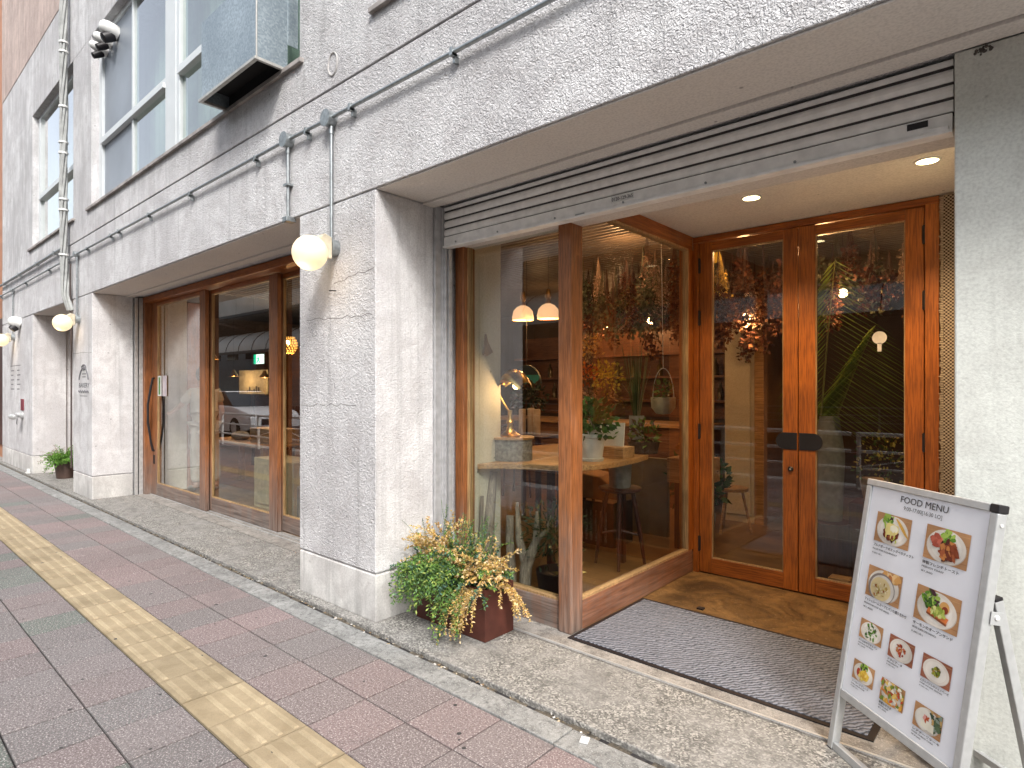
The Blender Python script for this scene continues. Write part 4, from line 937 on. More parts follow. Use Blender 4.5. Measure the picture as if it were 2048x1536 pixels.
# bouquet of dried orange and yellow flowers
t = thing('flower_vase', (-2.90, 4.38, .934), 'grey vase crowded with orange and yellow dried flowers behind the side glass', 'vase')
MB().lathe((-2.9, 4.38, .934), [(0, 0), (.07, 0), (.09, .1), (.06, .24), (.075, .27), (.06, .27), (0, .1)], 20).build('vase', GREYPOT, t, smooth=True)
OR = [(.62, .20, .03), (.70, .34, .06), (.60, .12, .02), (.66, .42, .14)]; YE = [(.60, .45, .05), (.50, .36, .04), (.42, .34, .06)]
m = MB()
for c, r_, cols, n_ in (((-2.98, 4.38, 1.82), .13, OR[1:2]+OR[3:]+[(.45, .30, .14)], 150), ((-2.95, 4.30, 1.58), .10, OR[:1]+OR[2:3], 120), ((-2.78, 4.36, 1.56), .14, YE, 220), ((-2.98, 4.36, 1.34), .13, [(.55, .28, .15), (.62, .36, .22)], 130), ((-2.78, 4.36, 1.36), .15, [(.30, .15, .06), (.4, .2, .08)], 120)):
    leafy(m, c, r_, n_, cols, .035, .014)
    for k in range(8):
        m.cur = (.10, .09, .03); m.tube([(-2.9, 4.38, 1.15), Vector(c)+Vector((rg.gauss(0, r_*.5), rg.gauss(0, r_*.5), 0))], .002, 4, False)
m.build('flowers', DRY, t)
t = thing('grass_vase', (-2.60, 4.55, .934), 'clear vase of tall green grasses and pale stalks beside the orange flowers', 'vase')
MB().lathe((-2.6, 4.55, .934), [(0, 0), (.06, 0), (.065, .3), (.06, .3), (.055, .02)], 20).build('vase', GREYPOT, t, smooth=True)
m = MB()
for k in range(70):
    c = rg.choice([(.10, .16, .06), (.16, .22, .10), (.05, .10, .05), (.35, .30, .18)]); m.cur = c; a = rg.uniform(0, 6.28); r_ = rg.uniform(.03, .13)
    m.tube([(-2.6, 4.55, 1.1), (-2.6+r_*.5*math.cos(a), 4.55+r_*.5*math.sin(a), 1.42), (-2.6+r_*math.cos(a), 4.55+r_*math.sin(a), rg.uniform(1.5, 1.85))], [.004, .003, .001], 3, False)
m.build('grass', LEAF, t)
t = thing('hanging_planter', (-2.44, 4.72, 1.0), 'white bowl planter hanging in a looped wire hoop behind the side glass', 'hanging planter')
MB().lathe((-2.44, 4.72, 1.24), [(0, 0), (.06, .01), (.10, .06), (.105, .15), (.095, .15), (.09, .07), (0, .03)], 22).build('bowl', plain('cream_bowl', (.52, .50, .38), .5), t, smooth=True)
MB().tube([(-2.44+.10*math.cos(a)*(1 if a > 0 else 1), 4.72, 1.36+.28*math.sin(a)) for a in [math.pi*k/14 for k in range(15)]], .004, 6).tube([(-2.44, 4.72, 1.64), (-2.46, 4.72, 2.86)], .003, 5).build('wire', WHITEP, t, smooth=True)
leafy(MB(), (-2.44, 4.72, 1.43), .10, 80, [(.12, .18, .05), (.2, .25, .08)], .05, .012).build('foliage', LEAF, t)
# stool with grey pot
t = thing('stool', (-2.60, 4.28, .02), 'dark turned wooden stool standing behind the side glass', 'stool')
MB().lathe((-2.60, 4.28, .625), [(0, 0), (.15, 0), (.175, .012), (.175, .03), (.16, .035), (0, .03)], 28).build('seat', W_DARK, t, smooth=True)
for a in (.5, 2.07, 3.64, 5.2):
    ca, sa = math.cos(a), math.sin(a); MB().tube([(-2.60+.10*ca, 4.28+.10*sa, .63), (-2.60+.155*ca, 4.28+.155*sa, .33), (-2.60+.20*ca, 4.28+.20*sa, .021)], [.017, .020, .012], 10).build('leg', W_DARK, t, smooth=True)
for a in (.5, 2.07): 
    ca, sa = math.cos(a), math.sin(a); MB().tube([(-2.6+.16*ca, 4.28+.16*sa, .27), (-2.6, 4.28, .30), (-2.6-.16*ca, 4.28-.16*sa, .27)], [.009, .016, .009], 8).build('stretcher', W_DARK, t, smooth=True)
tag(MB().lathe((-2.60, 4.28, .656), [(0, 0), (.085, 0), (.088, .03), (.096, .2), (.088, .2), (.08, .02)], 26).build('grey_pot', GREYPOT, smooth=True), 'plain grey cylindrical pot standing on the dark stool', 'pot')
# driftwood
for k, (P_, rr_, lb) in enumerate(((((-2.98, 3.12, .02), (-3.0, 3.14, .5), (-3.01, 3.20, .86)), (.045, .04, .03), 'tallest straight driftwood pole leaning against the cream wall'),
        (((-2.84, 3.22, .02), (-2.87, 3.22, .4), (-2.88, 3.24, .55)), (.035, .032, .03), 'short round topped driftwood post in the corner window'),
        (((-2.68, 3.16, .02), (-2.70, 3.2, .22), (-2.62, 3.22, .42), (-2.60, 3.2, .62)), (.04, .045, .03, .012), 'forked driftwood branch nearest the corner post'),
        (((-2.95, 3.06, .02), (-3.0, 3.05, .35), (-2.99, 3.06, .7)), (.02, .018, .014), 'thin driftwood stick beside the window jamb'))):
    t = thing('driftwood', P_[0], lb, 'driftwood', 'driftwood in the corner window')
    m = MB().tube(P_, list(rr_), 9)
    if k == 2: m.tube([(-2.70, 3.2, .24), (-2.78, 3.22, .40), (-2.80, 3.22, .66)], [.035, .028, .012], 8).tube([(-2.62, 3.22, .42), (-2.54, 3.24, .50), (-2.50, 3.23, .60)], [.022, .016, .008], 8)
    m.build('branch', W_DRIFT, t, smooth=True)
t = thing('dark_shrub', (-2.5, 3.3, .02), 'dark green fir like shrub in a black pot at the foot of the corner window', 'potted plant')
MB().lathe((-2.5, 3.3, .02), [(0, 0), (.12, 0), (.15, .2), (.13, .2), (0, .15)], 20).build('pot', BLACK, t, smooth=True)
leafy(MB(), (-2.52, 3.3, .46), .24, 420, [(.02, .045, .02), (.035, .06, .03), (.015, .03, .015)], .06, .007).build('foliage', LEAF, t)
t = thing('yellow_plant', (-2.30, 3.22, .02), 'little yellow leaved seedling beside the foot of the corner post', 'potted plant')
leafy(MB(), (-2.30, 3.2, .26), .10, 26, [(.40, .30, .10), (.5, .4, .16)], .06, .016).build('foliage', LEAF, t); MB().tube([(-2.30, 3.22, .02), (-2.30, 3.21, .22)], .004, 5).build('stem', W_DRIFT, t)
# crates / bag / panel under the table
t = thing('record_crate', (-3.12, 4.75, .02), 'black crate of upright magazines under the window table', 'crate')
MB().box(-3.45, 4.66, .02, -2.9, 4.68, .42).box(-3.45, 4.68, .02, -3.43, 5.0, .42).box(-2.92, 4.68, .02, -2.9, 5.0, .42).box(-3.43, 4.68, .02, -2.92, 5.0, .04).build('crate', BLACK, t)
m = MB()
for k in range(9): m.box(-3.40+k*.052, 4.645, .06, -3.385+k*.052, 4.659, .34)
m.build('magazines', plain('magazine_spines', (.20, .19, .19), .6, 0, .9, 60), t)
tag(MB().prism([(-3.30, 4.62, .45), (-2.95, 4.60, .45), (-2.90, 4.60, .60), (-3.02, 4.62, .66), (-3.28, 4.62, .68)], (0, .22, .02)).build('paper_bag', plain('kraft_paper', (.36, .19, .08), .7, 0, .3, 9, .5, 14, .02), bevel=.01), 'crumpled brown paper bag on top of the black magazine crate', 'paper bag')
tag(MB().box(-3.28, 5.35, .02, -2.72, 5.40, .78).build('plain_board', plain('cream_board', (.22, .17, .09), .6, 0, .3, 6), bevel=.004), 'cream board standing on the floor behind the stool', 'board')
t = thing('pine_crate', (-2.35, 5.15, .02), 'pine crate on a dark stand seen beside the far stile of the side glass', 'crate')
MB().box(-2.55, 5.0, .62, -2.2, 5.35, .84).build('crate', W_BOX, t, bevel=.004); MB().box(-2.5, 5.05, .02, -2.25, 5.3, .615).build('stand', W_DARK, t)
tag(leafy(MB(), (-2.38, 5.2, .93), .12, 80, [(.5, .2, .03), (.6, .3, .05)], .05, .02).build('pumpkin_leaves', DRY), 'tuft of orange dried leaves on top of the pine crate', 'dried leaves')
# pendants over the counter
def pendant(x, y, z, label, kind, first=None, top=2.86):
    t = thing('pendant_lamp', (x, y, z), label, 'pendant lamp', 'pendant lamps in the shop')
    MB().tube([(x, y, z+.12), (x, y, top)], .003, 5).build('cord', BLACK, t)
    if kind == 'dome':
        MB().lathe((x, y, z), [(.115, -.05), (.12, -.02), (.105, .05), (.07, .09), (.03, .11)], 24).build('shade', SHADEG, t, smooth=True)
        MB().lathe((x, y, z+.10), [(.03, 0), (.035, .02), (.02, .05), (.035, .09), (.02, .16), (0, .16)], 14).build('finial', CHR, t, smooth=True)
    elif kind == 'bell': MB().lathe((x, y, z), [(.09, -.03), (.05, .03), (.02, .09)], 20).build('shade', CHR, t, smooth=True)
    MB().ball((x, y, z), .032 if kind != 'globe' else .036, 14, 10).build('bulb', FILA, t, smooth=True)
    plight(x, y, z-.09, 9 if kind != 'globe' else 13); return t
pendant(-4.26, 5.0, 2.26, 'left glass dome pendant of the pair over the counter', 'dome')
pendant(-3.91, 5.0, 2.25, 'right glass dome pendant, close to the corner post', 'dome')
pendant(-4.18, 5.9, 2.20, 'small brass bell pendant hanging below the two glass domes', 'bell')
pendant(-3.85, 6.0, 2.17, 'bare round bulb glowing above the orange flowers', 'globe')
pendant(-2.05, 5.6, 2.13, 'bare round bulb among the dried flowers behind the left entrance door', 'globe')
pendant(-1.23, 5.5, 2.25, 'bare round bulb near the top of the right entrance door', 'globe')
pendant(-9.45, 3.65, 2.02, 'glass dome pendant in the left panel of the wide window', 'dome')
pendant(-9.9, 4.0, 1.95, 'small brass bell pendant beside the first stile of the wide window', 'bell')
pendant(-11.2, 4.9, 1.71, 'small brass bell pendant left of the white screen', 'bell')
pendant(-10.2, 5.0, 1.68, 'small brass bell pendant right of the white screen', 'bell')
# beaded chandelier
t = thing('chandelier', (-7.9, 4.2, 2.1), 'amber beaded basket chandelier in the right panel of the wide window', 'chandelier')
m = MB()
for j in range(7):
    for i in range(18):
        a = 2*math.pi*(i+.5*(j % 2))/18; r_ = .13*math.sin(math.pi*(.25+.62*j/7)); m.ball((-7.9+r_*math.cos(a), 4.2+r_*math.sin(a), 2.17-.035*j), .012, 6, 4)
m.build('beads', emis('amber_beads', (.75, .42, .10), .5), t, smooth=True); MB().ball((-7.9, 4.2, 2.1), .035, 12, 8).build('bulb', FILA, t, smooth=True)
MB().tube([(-7.9, 4.2, 2.2), (-7.9, 4.2, 2.86)], .003, 5).build('cord', BLACK, t); plight(-7.9, 4.2, 1.9, 12)
# emergency exit sign
t = thing('exit_sign', (-11.3, 5.4, 1.95), 'green and white running figure emergency exit sign in the wide window', 'exit sign')
MB().box(-11.45, 5.4, 1.93, -11.12, 5.44, 2.11).build('case', emis('sign_white', (.8, 1, .9), 1.2), t)
G_ = emis('sign_green', (.0, .45, .22), 1.0)
m = MB(); m.box(-11.45, 5.395, 1.93, -11.36, 5.399, 2.11); m.ball((-11.27, 5.396, 2.075), .014, 8, 6, (1, .2, 1))
m.tube([(-11.27, 5.396, 2.055), (-11.26, 5.396, 2.01), (-11.29, 5.396, 1.98), (-11.32, 5.396, 1.95)], .010, 5); m.tube([(-11.26, 5.396, 2.01), (-11.23, 5.396, 1.98), (-11.21, 5.396, 1.95)], .009, 5); m.tube([(-11.32, 5.396, 2.03), (-11.27, 5.396, 2.045), (-11.22, 5.396, 2.02)], .007, 5)
m.build('running_figure', G_, t)
# dried flower bunches hanging from the slats
def bunch(name, label, group, cols, L, r_, n_, ll, lw, stems=14, drop=.0):
    t = thing(name, (0, 0, 0), label, 'dried bunch', group)
    m = MB(); m.cur = tuple(x*.5+.04 for x in cols[0])
    for k in range(stems):
        a = rg.uniform(0, 6.28); q = rg.random()**.5*r_; m.tube([(0, 0, 0), (q*.4*math.cos(a), q*.4*math.sin(a), -L*.45), (q*math.cos(a), q*math.sin(a), -L*.8)], .002, 3, False)
    m.build('stems', DRY, t); m = MB()
    for k in range(n_):
        a = rg.uniform(0, 6.28); u_ = rg.random(); q = r_*(.35+.65*u_)*rg.random()**.5; p = Vector((q*math.cos(a), q*math.sin(a), -L*(.38+.62*u_)))
        leafy(m, p, .015, 1, cols, ll, lw, rg, -.8)
    m.build('flowers', DRY, t); return t
kinds = [bunch('dried_roses', 'bunch of dried dark red roses hanging head down from the slats', 'dried dark red rose bunches', [(.13, .045, .03), (.20, .08, .05), (.09, .03, .02)], .55, .12, 130, .05, .022),
 bunch('dried_eucalyptus', 'bunch of dried grey green eucalyptus hanging from the slats', 'dried grey green eucalyptus bunches', [(.12, .13, .08), (.18, .18, .11), (.08, .09, .06)], .70, .14, 140, .055, .024),
 bunch('dried_pampas', 'bunch of pale pinkish dried plumes hanging from the slats', 'pale pink dried plume bunches', [(.50, .33, .24), (.60, .44, .32), (.42, .24, .18)], .62, .10, 170, .04, .008),
 bunch('dried_foliage', 'long strand of burgundy brown dried leaves hanging from the slats', 'long burgundy brown dried leaf strands', [(.10, .035, .025), (.15, .06, .035), (.22, .10, .05)], .95, .09, 170, .06, .018)]
spots = []
tries = 0
while len(spots) < 150 and tries < 30000:
    tries += 1; x, y = rg.uniform(-3.9, -.7), rg.uniform(4.75, 6.4)
    if x/y < -.715 or (x > -2.0 and y < 5.1): continue
    if x > -1.35 and rg.random() < .7: continue
    if all((x-a)**2+(y-b)**2 > .095**2 for a, b in spots): spots.append((x, y))
for k, (x, y) in enumerate(spots):
    ki = kinds[rg.choice([0, 1, 1, 2, 3, 3, 0])] if k > 3 else kinds[k]
    z = 2.86-rg.choice([0, .05, .12, .2, .28]); s_ = rg.uniform(.62, .95); rz = rg.uniform(0, 6.28)
    if k < 4: ki.location = (x, y, z); ki.rotation_euler.z = rz; ki.scale = (s_, s_, s_)
    else: dup(ki, (x, y, z), rz, sc=s_)
t = bunch('tagged_bunch', 'golden yellow dried bunch with a yellow tag behind the left entrance door', None, [(.75, .50, .10), (.85, .62, .18)], .36, .085, 190, .022, .012, 16)
t.location = (-2.03, 4.95, 2.60); MB().obox((-.02, -.03, -.03), (.03, 0, .01), (0, .001, 0), (-.01, 0, .04)).build('tag', plain('yellow_card', (.75, .55, .10), .6), t, org=(0, 0, 0))
plight(-1.8, 4.85, 2.6, 7); plight(-2.9, 4.75, 2.7, 9); plight(-3.2, 4.0, 2.5, 7); plight(-1.2, 4.8, 2.5, 7)  # fill lights added to brighten the dried bunches, no lamps hang here
# palm branch behind the right door
t = thing('palm_leaf', (-1.25, 5.1, .9), 'large green palm frond standing behind the right entrance door', 'palm')
m = MB()
base = Vector((-1.22, 5.05, 1.30)); tip = Vector((-1.10, 5.1, 2.55))
for (s0, s1, lo, hi) in ((Vector((-1.28, 5.05, 1.25)), Vector((-1.20, 5.12, 2.45)), .18, .55), (Vector((-1.22, 5.2, 1.2)), Vector((-.95, 5.25, 1.95)), .15, .45)):
    m.cur = (.22, .24, .08); m.tube([s0, (s0+s1)/2+Vector((0, 0, .03)), s1], [.008, .006, .002], 5)
    for k in range(34):
        u_ = k/33; p = s0.lerp(s1, u_)
        for sgn in (-1, 1):
            L = (.52*math.sin(math.pi*(.15+.8*u_))+.06); d_ = Vector((sgn*.62, rg.uniform(-.1, .1), -.72 if sgn < 0 else -.45)).normalized(); w_ = Vector((.0, .3, .9)).cross(d_).normalized()*.013
            b = rg.uniform(.6, 1.25); m.cur = tuple(x*b for x in rg.choice([(.26, .40, .07), (.36, .48, .10), (.18, .28, .05)]))
            m.add([p, p+d_*L*.4+w_, p+d_*L, p+d_*L*.4-w_], [(0, 1, 2, 3)])
m.build('leaf', LEAF, t); MB().lathe((-1.24, 5.12, .45), [(0, 0), (.09, 0), (.11, .5), (.07, .8), (.06, .8), (.08, .5)], 18).build('vase', GREYPOT, t, smooth=True)
MB().lathe((-1.24, 5.12, .02), [(0, 0), (.16, 0), (.16, .42), (0, .425)], 20).build('stand', W_DARK, t, smooth=True)
t = thing('door_sticker', (-.80, 4.5395, 1.70), 'white keyhole shaped sticker on the glass of the right entrance door', 'sticker')
MB().lathe((-.80, 4.539, 1.80), [(0, .001), (.042, .001), (.042, 0)], 24, (0, -1, 0)).box(-.812, 4.538, 1.71, -.788, 4.539, 1.765).build('sticker', plain('sticker_white', (.60, .55, .50), .5), t)
t = thing('shrub_pot', (-.92, 5.25, .02), 'pot of small yellow flowers on a stand behind the right entrance door', 'potted plant')
MB().lathe((-.95, 5.25, .62), [(0, 0), (.08, 0), (.11, .16), (.1, .16), (0, .1)], 20).build('pot', plain('clay', (.35, .25, .16), .7), t, smooth=True); MB().box(-1.1, 5.1, .02, -.8, 5.4, .6).build('stand', W_DARK, t)
leafy(MB(), (-.88, 5.2, .92), .22, 260, [(.08, .12, .03), (.42, .34, .06), (.12, .17, .05), (.5, .42, .1)], .035, .012).build('foliage', LEAF, t)
# cream cupboard / column behind the left door
t = thing('cream_cupboard', (-2.2, 6.6, .02), 'tall cream painted cupboard door behind the left entrance door', 'cupboard')
MB().box(-2.62, 6.5, .02, -2.30, 7.1, 2.2).build('carcass', CREAM, t, bevel=.004); MB().box(-2.60, 6.486, .1, -2.34, 6.498, 1.95).build('door', CREAM, t, bevel=.004)
MB().box(-2.295, 6.49, .02, -2.2, 7.1, 2.3).build('side_post', W_BOX, t); MB().ball((-2.38, 6.47, 1.75), .012, 10, 8).build('knob', BLACK, t, smooth=True)
t = thing('low_stool', (-2.62, 6.0, .02), 'low round wooden stool with splayed legs behind the left entrance door', 'stool')
MB().lathe((-2.35, 6.0, .44), [(0, 0), (.16, 0), (.16, .03), (0, .03)], 24).build('seat', W_BOX, t, smooth=True)
for a in (.3, 2.4, 4.5): MB().tube([(-2.35+.1*math.cos(a), 6+.1*math.sin(a), .44), (-2.35+.19*math.cos(a), 6+.19*math.sin(a), .02)], .014, 8).build('leg', W_BOX, t, smooth=True)
t = thing('floor_plant', (-2.55, 5.45, .02), 'dark bushy plant in a floor pot behind the left entrance door', 'potted plant')
MB().lathe((-2.45, 5.45, .02), [(0, 0), (.13, 0), (.16, .26), (.14, .26), (0, .2)], 20).build('pot', GREYPOT, t, smooth=True); leafy(MB(), (-2.45, 5.45, .58), .28, 330, [(.03, .08, .03), (.05, .12, .05)], .09, .028).build('foliage', LEAF, t)
tag(MB().box(-1.16, 4.75, .07, -1.02, 4.86, .11).box(-1.13, 4.78, .02, -1.05, 4.83, .07).build('wooden_doorstop', W_BOX, bevel=.01), 'small round edged wooden block on the floor behind the right entrance door', 'doorstop')
# counter and shelving at the back
t = thing('counter', (-4.9, 7.0, .02), 'wooden service counter with a plank front at the back of the shop', 'counter')
MB().box(-6.4, 6.7, .02, -3.0, 7.3, .98).build('front', wood('counter_plank', (.16, .065, .025), (.28, .13, .05), 'X'), t); MB().box(-6.45, 6.65, .985, -2.95, 7.35, 1.03).build('top', W_TABLE, t, bevel=.004)
t = thing('wall_shelf', (-4.9, 8.6, 1.2), 'long orange brown plank shelf wall behind the counter', 'shelf')
W_SH = wood('shelf_plank', (.17, .06, .02), (.28, .11, .04), 'X')
for z in (1.25, 1.62, 1.98): MB().box(-7.5, 8.55, z, -3.0, 8.85, z+.035).build('board', W_SH, t)
MB().box(-7.5, 8.86, 1.0, -3.0, 8.89, 2.4).build('back_panel', W_SH, t)
plight(-5, 8.2, 2.5, 20); plight(-5, 6.2, 2.4, 6); plight(-12, 6, 2.5, 30, (1, .7, .42)); plight(-7, 4.6, 2.6, 12, (1, .75, .5)); plight(-9.6, 3.9, 2.6, 14, (1, .75, .5))  # fill lights added to brighten the depth of the shop, without fixtures
bt = None; rb = random.Random(8)
for sh_, z in enumerate((1.286, 1.656)):
    for k in range(9):
        x = -7.2+.45*k+rb.uniform(-.1, .1)
        if bt is None:
            bt = MB().lathe((x, 8.7, z), [(0, 0), (.045, 0), (.045, .16), (.018, .2), (.018, .26), (0, .26)], 14).build('bottle', plain('bottle_glass', (.10, .07, .03), .2), smooth=True)
            tag(bt, 'dark bottle standing on the plank shelves behind the counter', 'bottle', 'dark bottles on the plank shelves')
        else: dup(bt, (x, 8.7, z))
# candles and bundle on the counter-side table
t = thing('side_table', (-3.85, 4.75, .02), 'small dark table carrying candles behind the window table', 'table')
MB().box(-4.3, 4.4, .98, -3.55, 5.05, 1.01).build('top', W_DARK, t, bevel=.005)
for x, y in ((-4.25, 4.45), (-3.6, 4.45), (-4.25, 5.0), (-3.6, 5.0)): MB().box(x-.02, y-.02, .02, x+.02, y+.02, .98).build('leg', W_DARK, t)
for k, (x, y, h_) in enumerate(((-3.86, 4.52, .24), (-3.78, 4.56, .25), (-3.70, 4.55, .24))):
    tag(MB().lathe((x, y, 1.012), [(0, 0), (.036, 0), (.036, h_), (.03, h_+.01), (0, h_+.005)], 16).build('candle', plain('cream_wax', (.66, .50, .34), .5), smooth=True), 'thick cream pillar candle on the small dark table', 'candle', 'cream pillar candles on the small dark table')
t = thing('table_bush', (-3.98, 4.72, 1.012), 'dark bushy potted plant below the teal half dome sign', 'potted plant')
MB().lathe((-3.98, 4.74, 1.012), [(0, 0), (.07, 0), (.09, .14), (0, .12)], 16).build('pot', BLACK, t, smooth=True); leafy(MB(), (-3.96, 4.74, 1.36), .19, 260, [(.02, .04, .02), (.04, .05, .03), (.05, .03, .02)], .06, .02).build('foliage', LEAF, t)
t = thing('teal_sign', (-4.2, 5.0, 1.5), 'teal half dome sign board hanging over the dark bush', 'sign')
MB().prism([(-4.42+.44*k/16, 5.0, 1.56) if 0 else (-4.22-.20*math.cos(math.pi*k/16), 5.0, 1.52+.20*math.sin(math.pi*k/16)) for k in range(17)], (0, .03, 0)).build('board', plain('dark_enamel', (.02, .03, .035), .4), t, bevel=.003)
MB().box(-4.41, 4.99, 1.52, -4.03, 4.999, 1.61).build('teal_band', plain('teal_paint', (.03, .28, .26), .5, emit=None), t)
MB().tube([(-4.22, 5.015, 1.72), (-4.22, 5.015, 2.86)], .003, 5).build('cord', BLACK, t)
plight(-4.0, 4.4, 1.75, 3)  # bare point light by the side table, no fixture of its own
# ---- behind the wide window
t = thing('white_screen', (-11.3, 5.3, 1.3), 'pale rectangular screen with dark bottom marks inside the wide window', 'screen')
MB().box(-11.65, 5.2, 1.35, -10.55, 5.24, 1.80).build('panel', plain('pale_screen', (.50, .50, .40), .6), t, bevel=.004)
m = MB()
for k, h_ in enumerate((.02, .09, .03, .05, .10, .08)): m.box(-11.3+k*.09, 5.19, 1.40, -11.26+k*.09, 5.199, 1.40+h_)
m.build('marks', INK, t); MB().box(-11.15, 5.21, .02, -11.05, 5.23, 1.34).build('stand', BLACK, t)
t = thing('low_table', (-8.6, 3.9, .02), 'light wooden table with a pale cloth bag inside the wide window', 'table')
MB().box(-9.6, 3.75, .66, -7.7, 4.35, .70).build('top', W_TABLE, t, bevel=.01)
for x, y in ((-9.5, 3.82), (-7.8, 3.82), (-9.5, 4.28), (-7.8, 4.28)): MB().box(x-.035, y-.035, .02, x+.035, y+.035, .66).build('leg', W_BOX, t)
tag(MB().ball((-8.9, 4.0, .76), .14, 16, 10, (1.4, .8, .5)).build('cloth_bag', plain('pale_cloth', (.42, .42, .42), .9, 0, .4, 12, .7, 18, .02), smooth=True), 'crumpled pale cloth bag lying on the light wooden table', 'cloth bag')
t = thing('wood_case', (-8.1, 4.05, .70), 'open pine box on the right end of the light wooden table', 'box')
MB().box(-8.5, 3.95, .702, -7.75, 4.3, .90).build('box', W_BOX, t, bevel=.004)
t = thing('cream_cabinet', (-7.2, 3.45, .02), 'low cream panelled cabinet standing close behind the wide window glass', 'cabinet')
MB().box(-7.25, 3.42, .02, -6.3, 3.8, .62).build('carcass', plain('cabinet_cream', (.52, .42, .24), .6, 0, .2, 6), t, bevel=.006); MB().box(-7.2, 3.405, .08, -6.75, 3.418, .56).build('door', plain('cabinet_door', (.50, .40, .23), .6), t, bevel=.004)
tag(MB().ball((-5.95, 3.42, .56), .13, 16, 10, (1, .8, 1.25)).build('plastic_bag', plain('white_plastic', (.55, .52, .50), .4, 0, .3, 10, .8, 16, .03), smooth=True), 'bulging white plastic bag behind the right panel of the wide window', 'plastic bag')
tag(MB().lathe((-5.95, 3.42, .02), [(0, 0), (.13, 0), (.13, .38), (0, .385)], 18).build('stump', W_DRIFT, smooth=True), 'round log stump under the white plastic bag', 'stump')
tag(MB().box(-9.35, 3.36, .02, -9.17, 3.62, 2.69).build('timber_post', W_DOOR_Z, bevel=.004), 'square brown timber post standing behind the first stile of the wide window', 'post')
t = thing('wood_screen', (-12, 7.2, .02), 'orange brown plank partition deep inside the wide window', 'partition')
MB().box(-15, 7.0, .02, -8.2, 7.08, 2.4).build('planks', W_SH, t)
# notices stuck on the first sliding door
t = thing('paper_notice', (-8.86, 2.9, 1.36), 'white paper notice with a green band on the first sliding door', 'notice')
MB().box(-8.93, 2.893, 1.36, -8.79, 2.895, 1.63).build('sheet', WHITEP, t); MB().box(-8.89, 2.891, 1.38, -8.83, 2.8925, 1.61).build('green_band', plain('green_print', (.12, .28, .08), .6, 0, .6, 40), t)
t = thing('paper_notice', (-8.68, 2.9, 1.36), 'plain pinkish paper notice beside the green banded one', 'notice')
MB().box(-8.75, 2.893, 1.36, -8.60, 2.895, 1.63).build('sheet', plain('pink_paper', (.55, .48, .50), .7), t)
# woven hanging beside the doors
def weave():
    q = NM('coarse_weave'); v = q.pos(); ck = q.n('TexChecker'); ck.inputs['Scale'].default_value = 95; q.l(v, ck.inputs['Vector'])
    c = q.mix(ck.outputs['Fac'], (.05, .03, .02), (.42, .34, .26)); q.color(c); q.set(.95); q.bump(ck.outputs['Fac'], .8, .004); return q.m
t = thing('woven_hanging', (-.40, 4.46, .1), 'coarse brown and cream woven textile hanging right of the entrance doors', 'textile')
m = MB(); 
for k in range(40):
    a = .1+2.545*k/40; b = .1+2.545*(k+1)/40; m.box(-.452+.003*math.sin(k), 4.475, a, -.26, 4.49, b)
m.build('cloth', weave(), t); m = MB()
for k in range(240):
    z = .1+2.54*k/240; m.box(-.470+rb.uniform(-.006, .006), 4.478, z, -.452, 4.486, z+.006)
m.build('fringe', plain('fringe_cream', (.45, .36, .27), .95), t)

# ================= PERSON inside the wide window
SKIN = plain('skin', (.50, .28, .19), .5, 0, .1, 10); SHIRT = plain('cream_shirt', (.62, .58, .50), .9, 0, .15, 6, .4, 12, .02)
TROU = plain('pale_trousers', (.46, .42, .36), .9, 0, .2, 6, .6, 12, .03); APRON = plain('khaki_apron', (.30, .20, .09), .9, 0, .25, 8, .5, 14, .02); HAIR = plain('black_hair', (.012, .010, .010), .5)
def skin(name, verts, edges, radii, mat, parent, sub=2, root=0):
    me = bpy.data.meshes.new(name); o0 = ORG[parent]; me.from_pydata([tuple(Vector(v)-o0) for v in verts], edges, []); me.materials.append(mat)
    o = bpy.data.objects.new(name, me); COL.objects.link(o); o.parent = parent; ORG[o] = o0
    sm = o.modifiers.new('skin', 'SKIN'); sm.use_smooth_shade = True
    for i, r_ in enumerate(radii):
        d_ = me.skin_vertices[0].data[i]; d_.radius = (r_, r_) if isinstance(r_, (int, float)) else r_; d_.use_root = (i == root)
    s2 = o.modifiers.new('sub', 'SUBSURF'); s2.levels = sub; s2.render_levels = sub; return o
p = thing('person', (-8.83, 3.46, .02), 'person in a cream shirt, pale trousers and khaki apron reaching for the sliding door handle', 'person')
bx, by = -8.83, 3.46
J = dict(pel=(bx, by, .95), sp=(bx-.01, by, 1.12), ch=(bx-.03, by-.01, 1.32), nk=(bx-.02, by, 1.46), hd=(bx-.03, by-.01, 1.54), hd2=(bx-.03, by-.01, 1.62), hd3=(bx-.02, by-.01, 1.70),
 hl=(bx+.02, by-.09, .90), kl=(bx-.03, by-.10, .50), al=(bx+.0, by-.11, .10), tl=(bx-.15, by-.13, .05),
 hr=(bx-.01, by+.09, .90), kr=(bx+.06, by+.10, .50), ar=(bx+.12, by+.11, .10), tr=(bx-.02, by+.12, .05),
 s1=(bx-.05, by-.16, 1.40), e1=(bx-.15, by-.26, 1.22), w1=(bx-.19, by-.36, 1.13), h1=(bx-.21, by-.42, 1.11),
 s2=(bx+.0, by+.17, 1.40), e2=(bx+.05, by+.22, 1.13), w2=(bx-.10, by+.22, .95), h2=(bx-.17, by+.21, .92))
K = list(J); ed = [('pel', 'sp'), ('sp', 'ch'), ('ch', 'nk'), ('nk', 'hd'), ('hd', 'hd2'), ('hd2', 'hd3'), ('pel', 'hl'), ('hl', 'kl'), ('kl', 'al'), ('al', 'tl'), ('pel', 'hr'), ('hr', 'kr'), ('kr', 'ar'), ('ar', 'tr'), ('ch', 's1'), ('s1', 'e1'), ('e1', 'w1'), ('w1', 'h1'), ('ch', 's2'), ('s2', 'e2'), ('e2', 'w2'), ('w2', 'h2')]
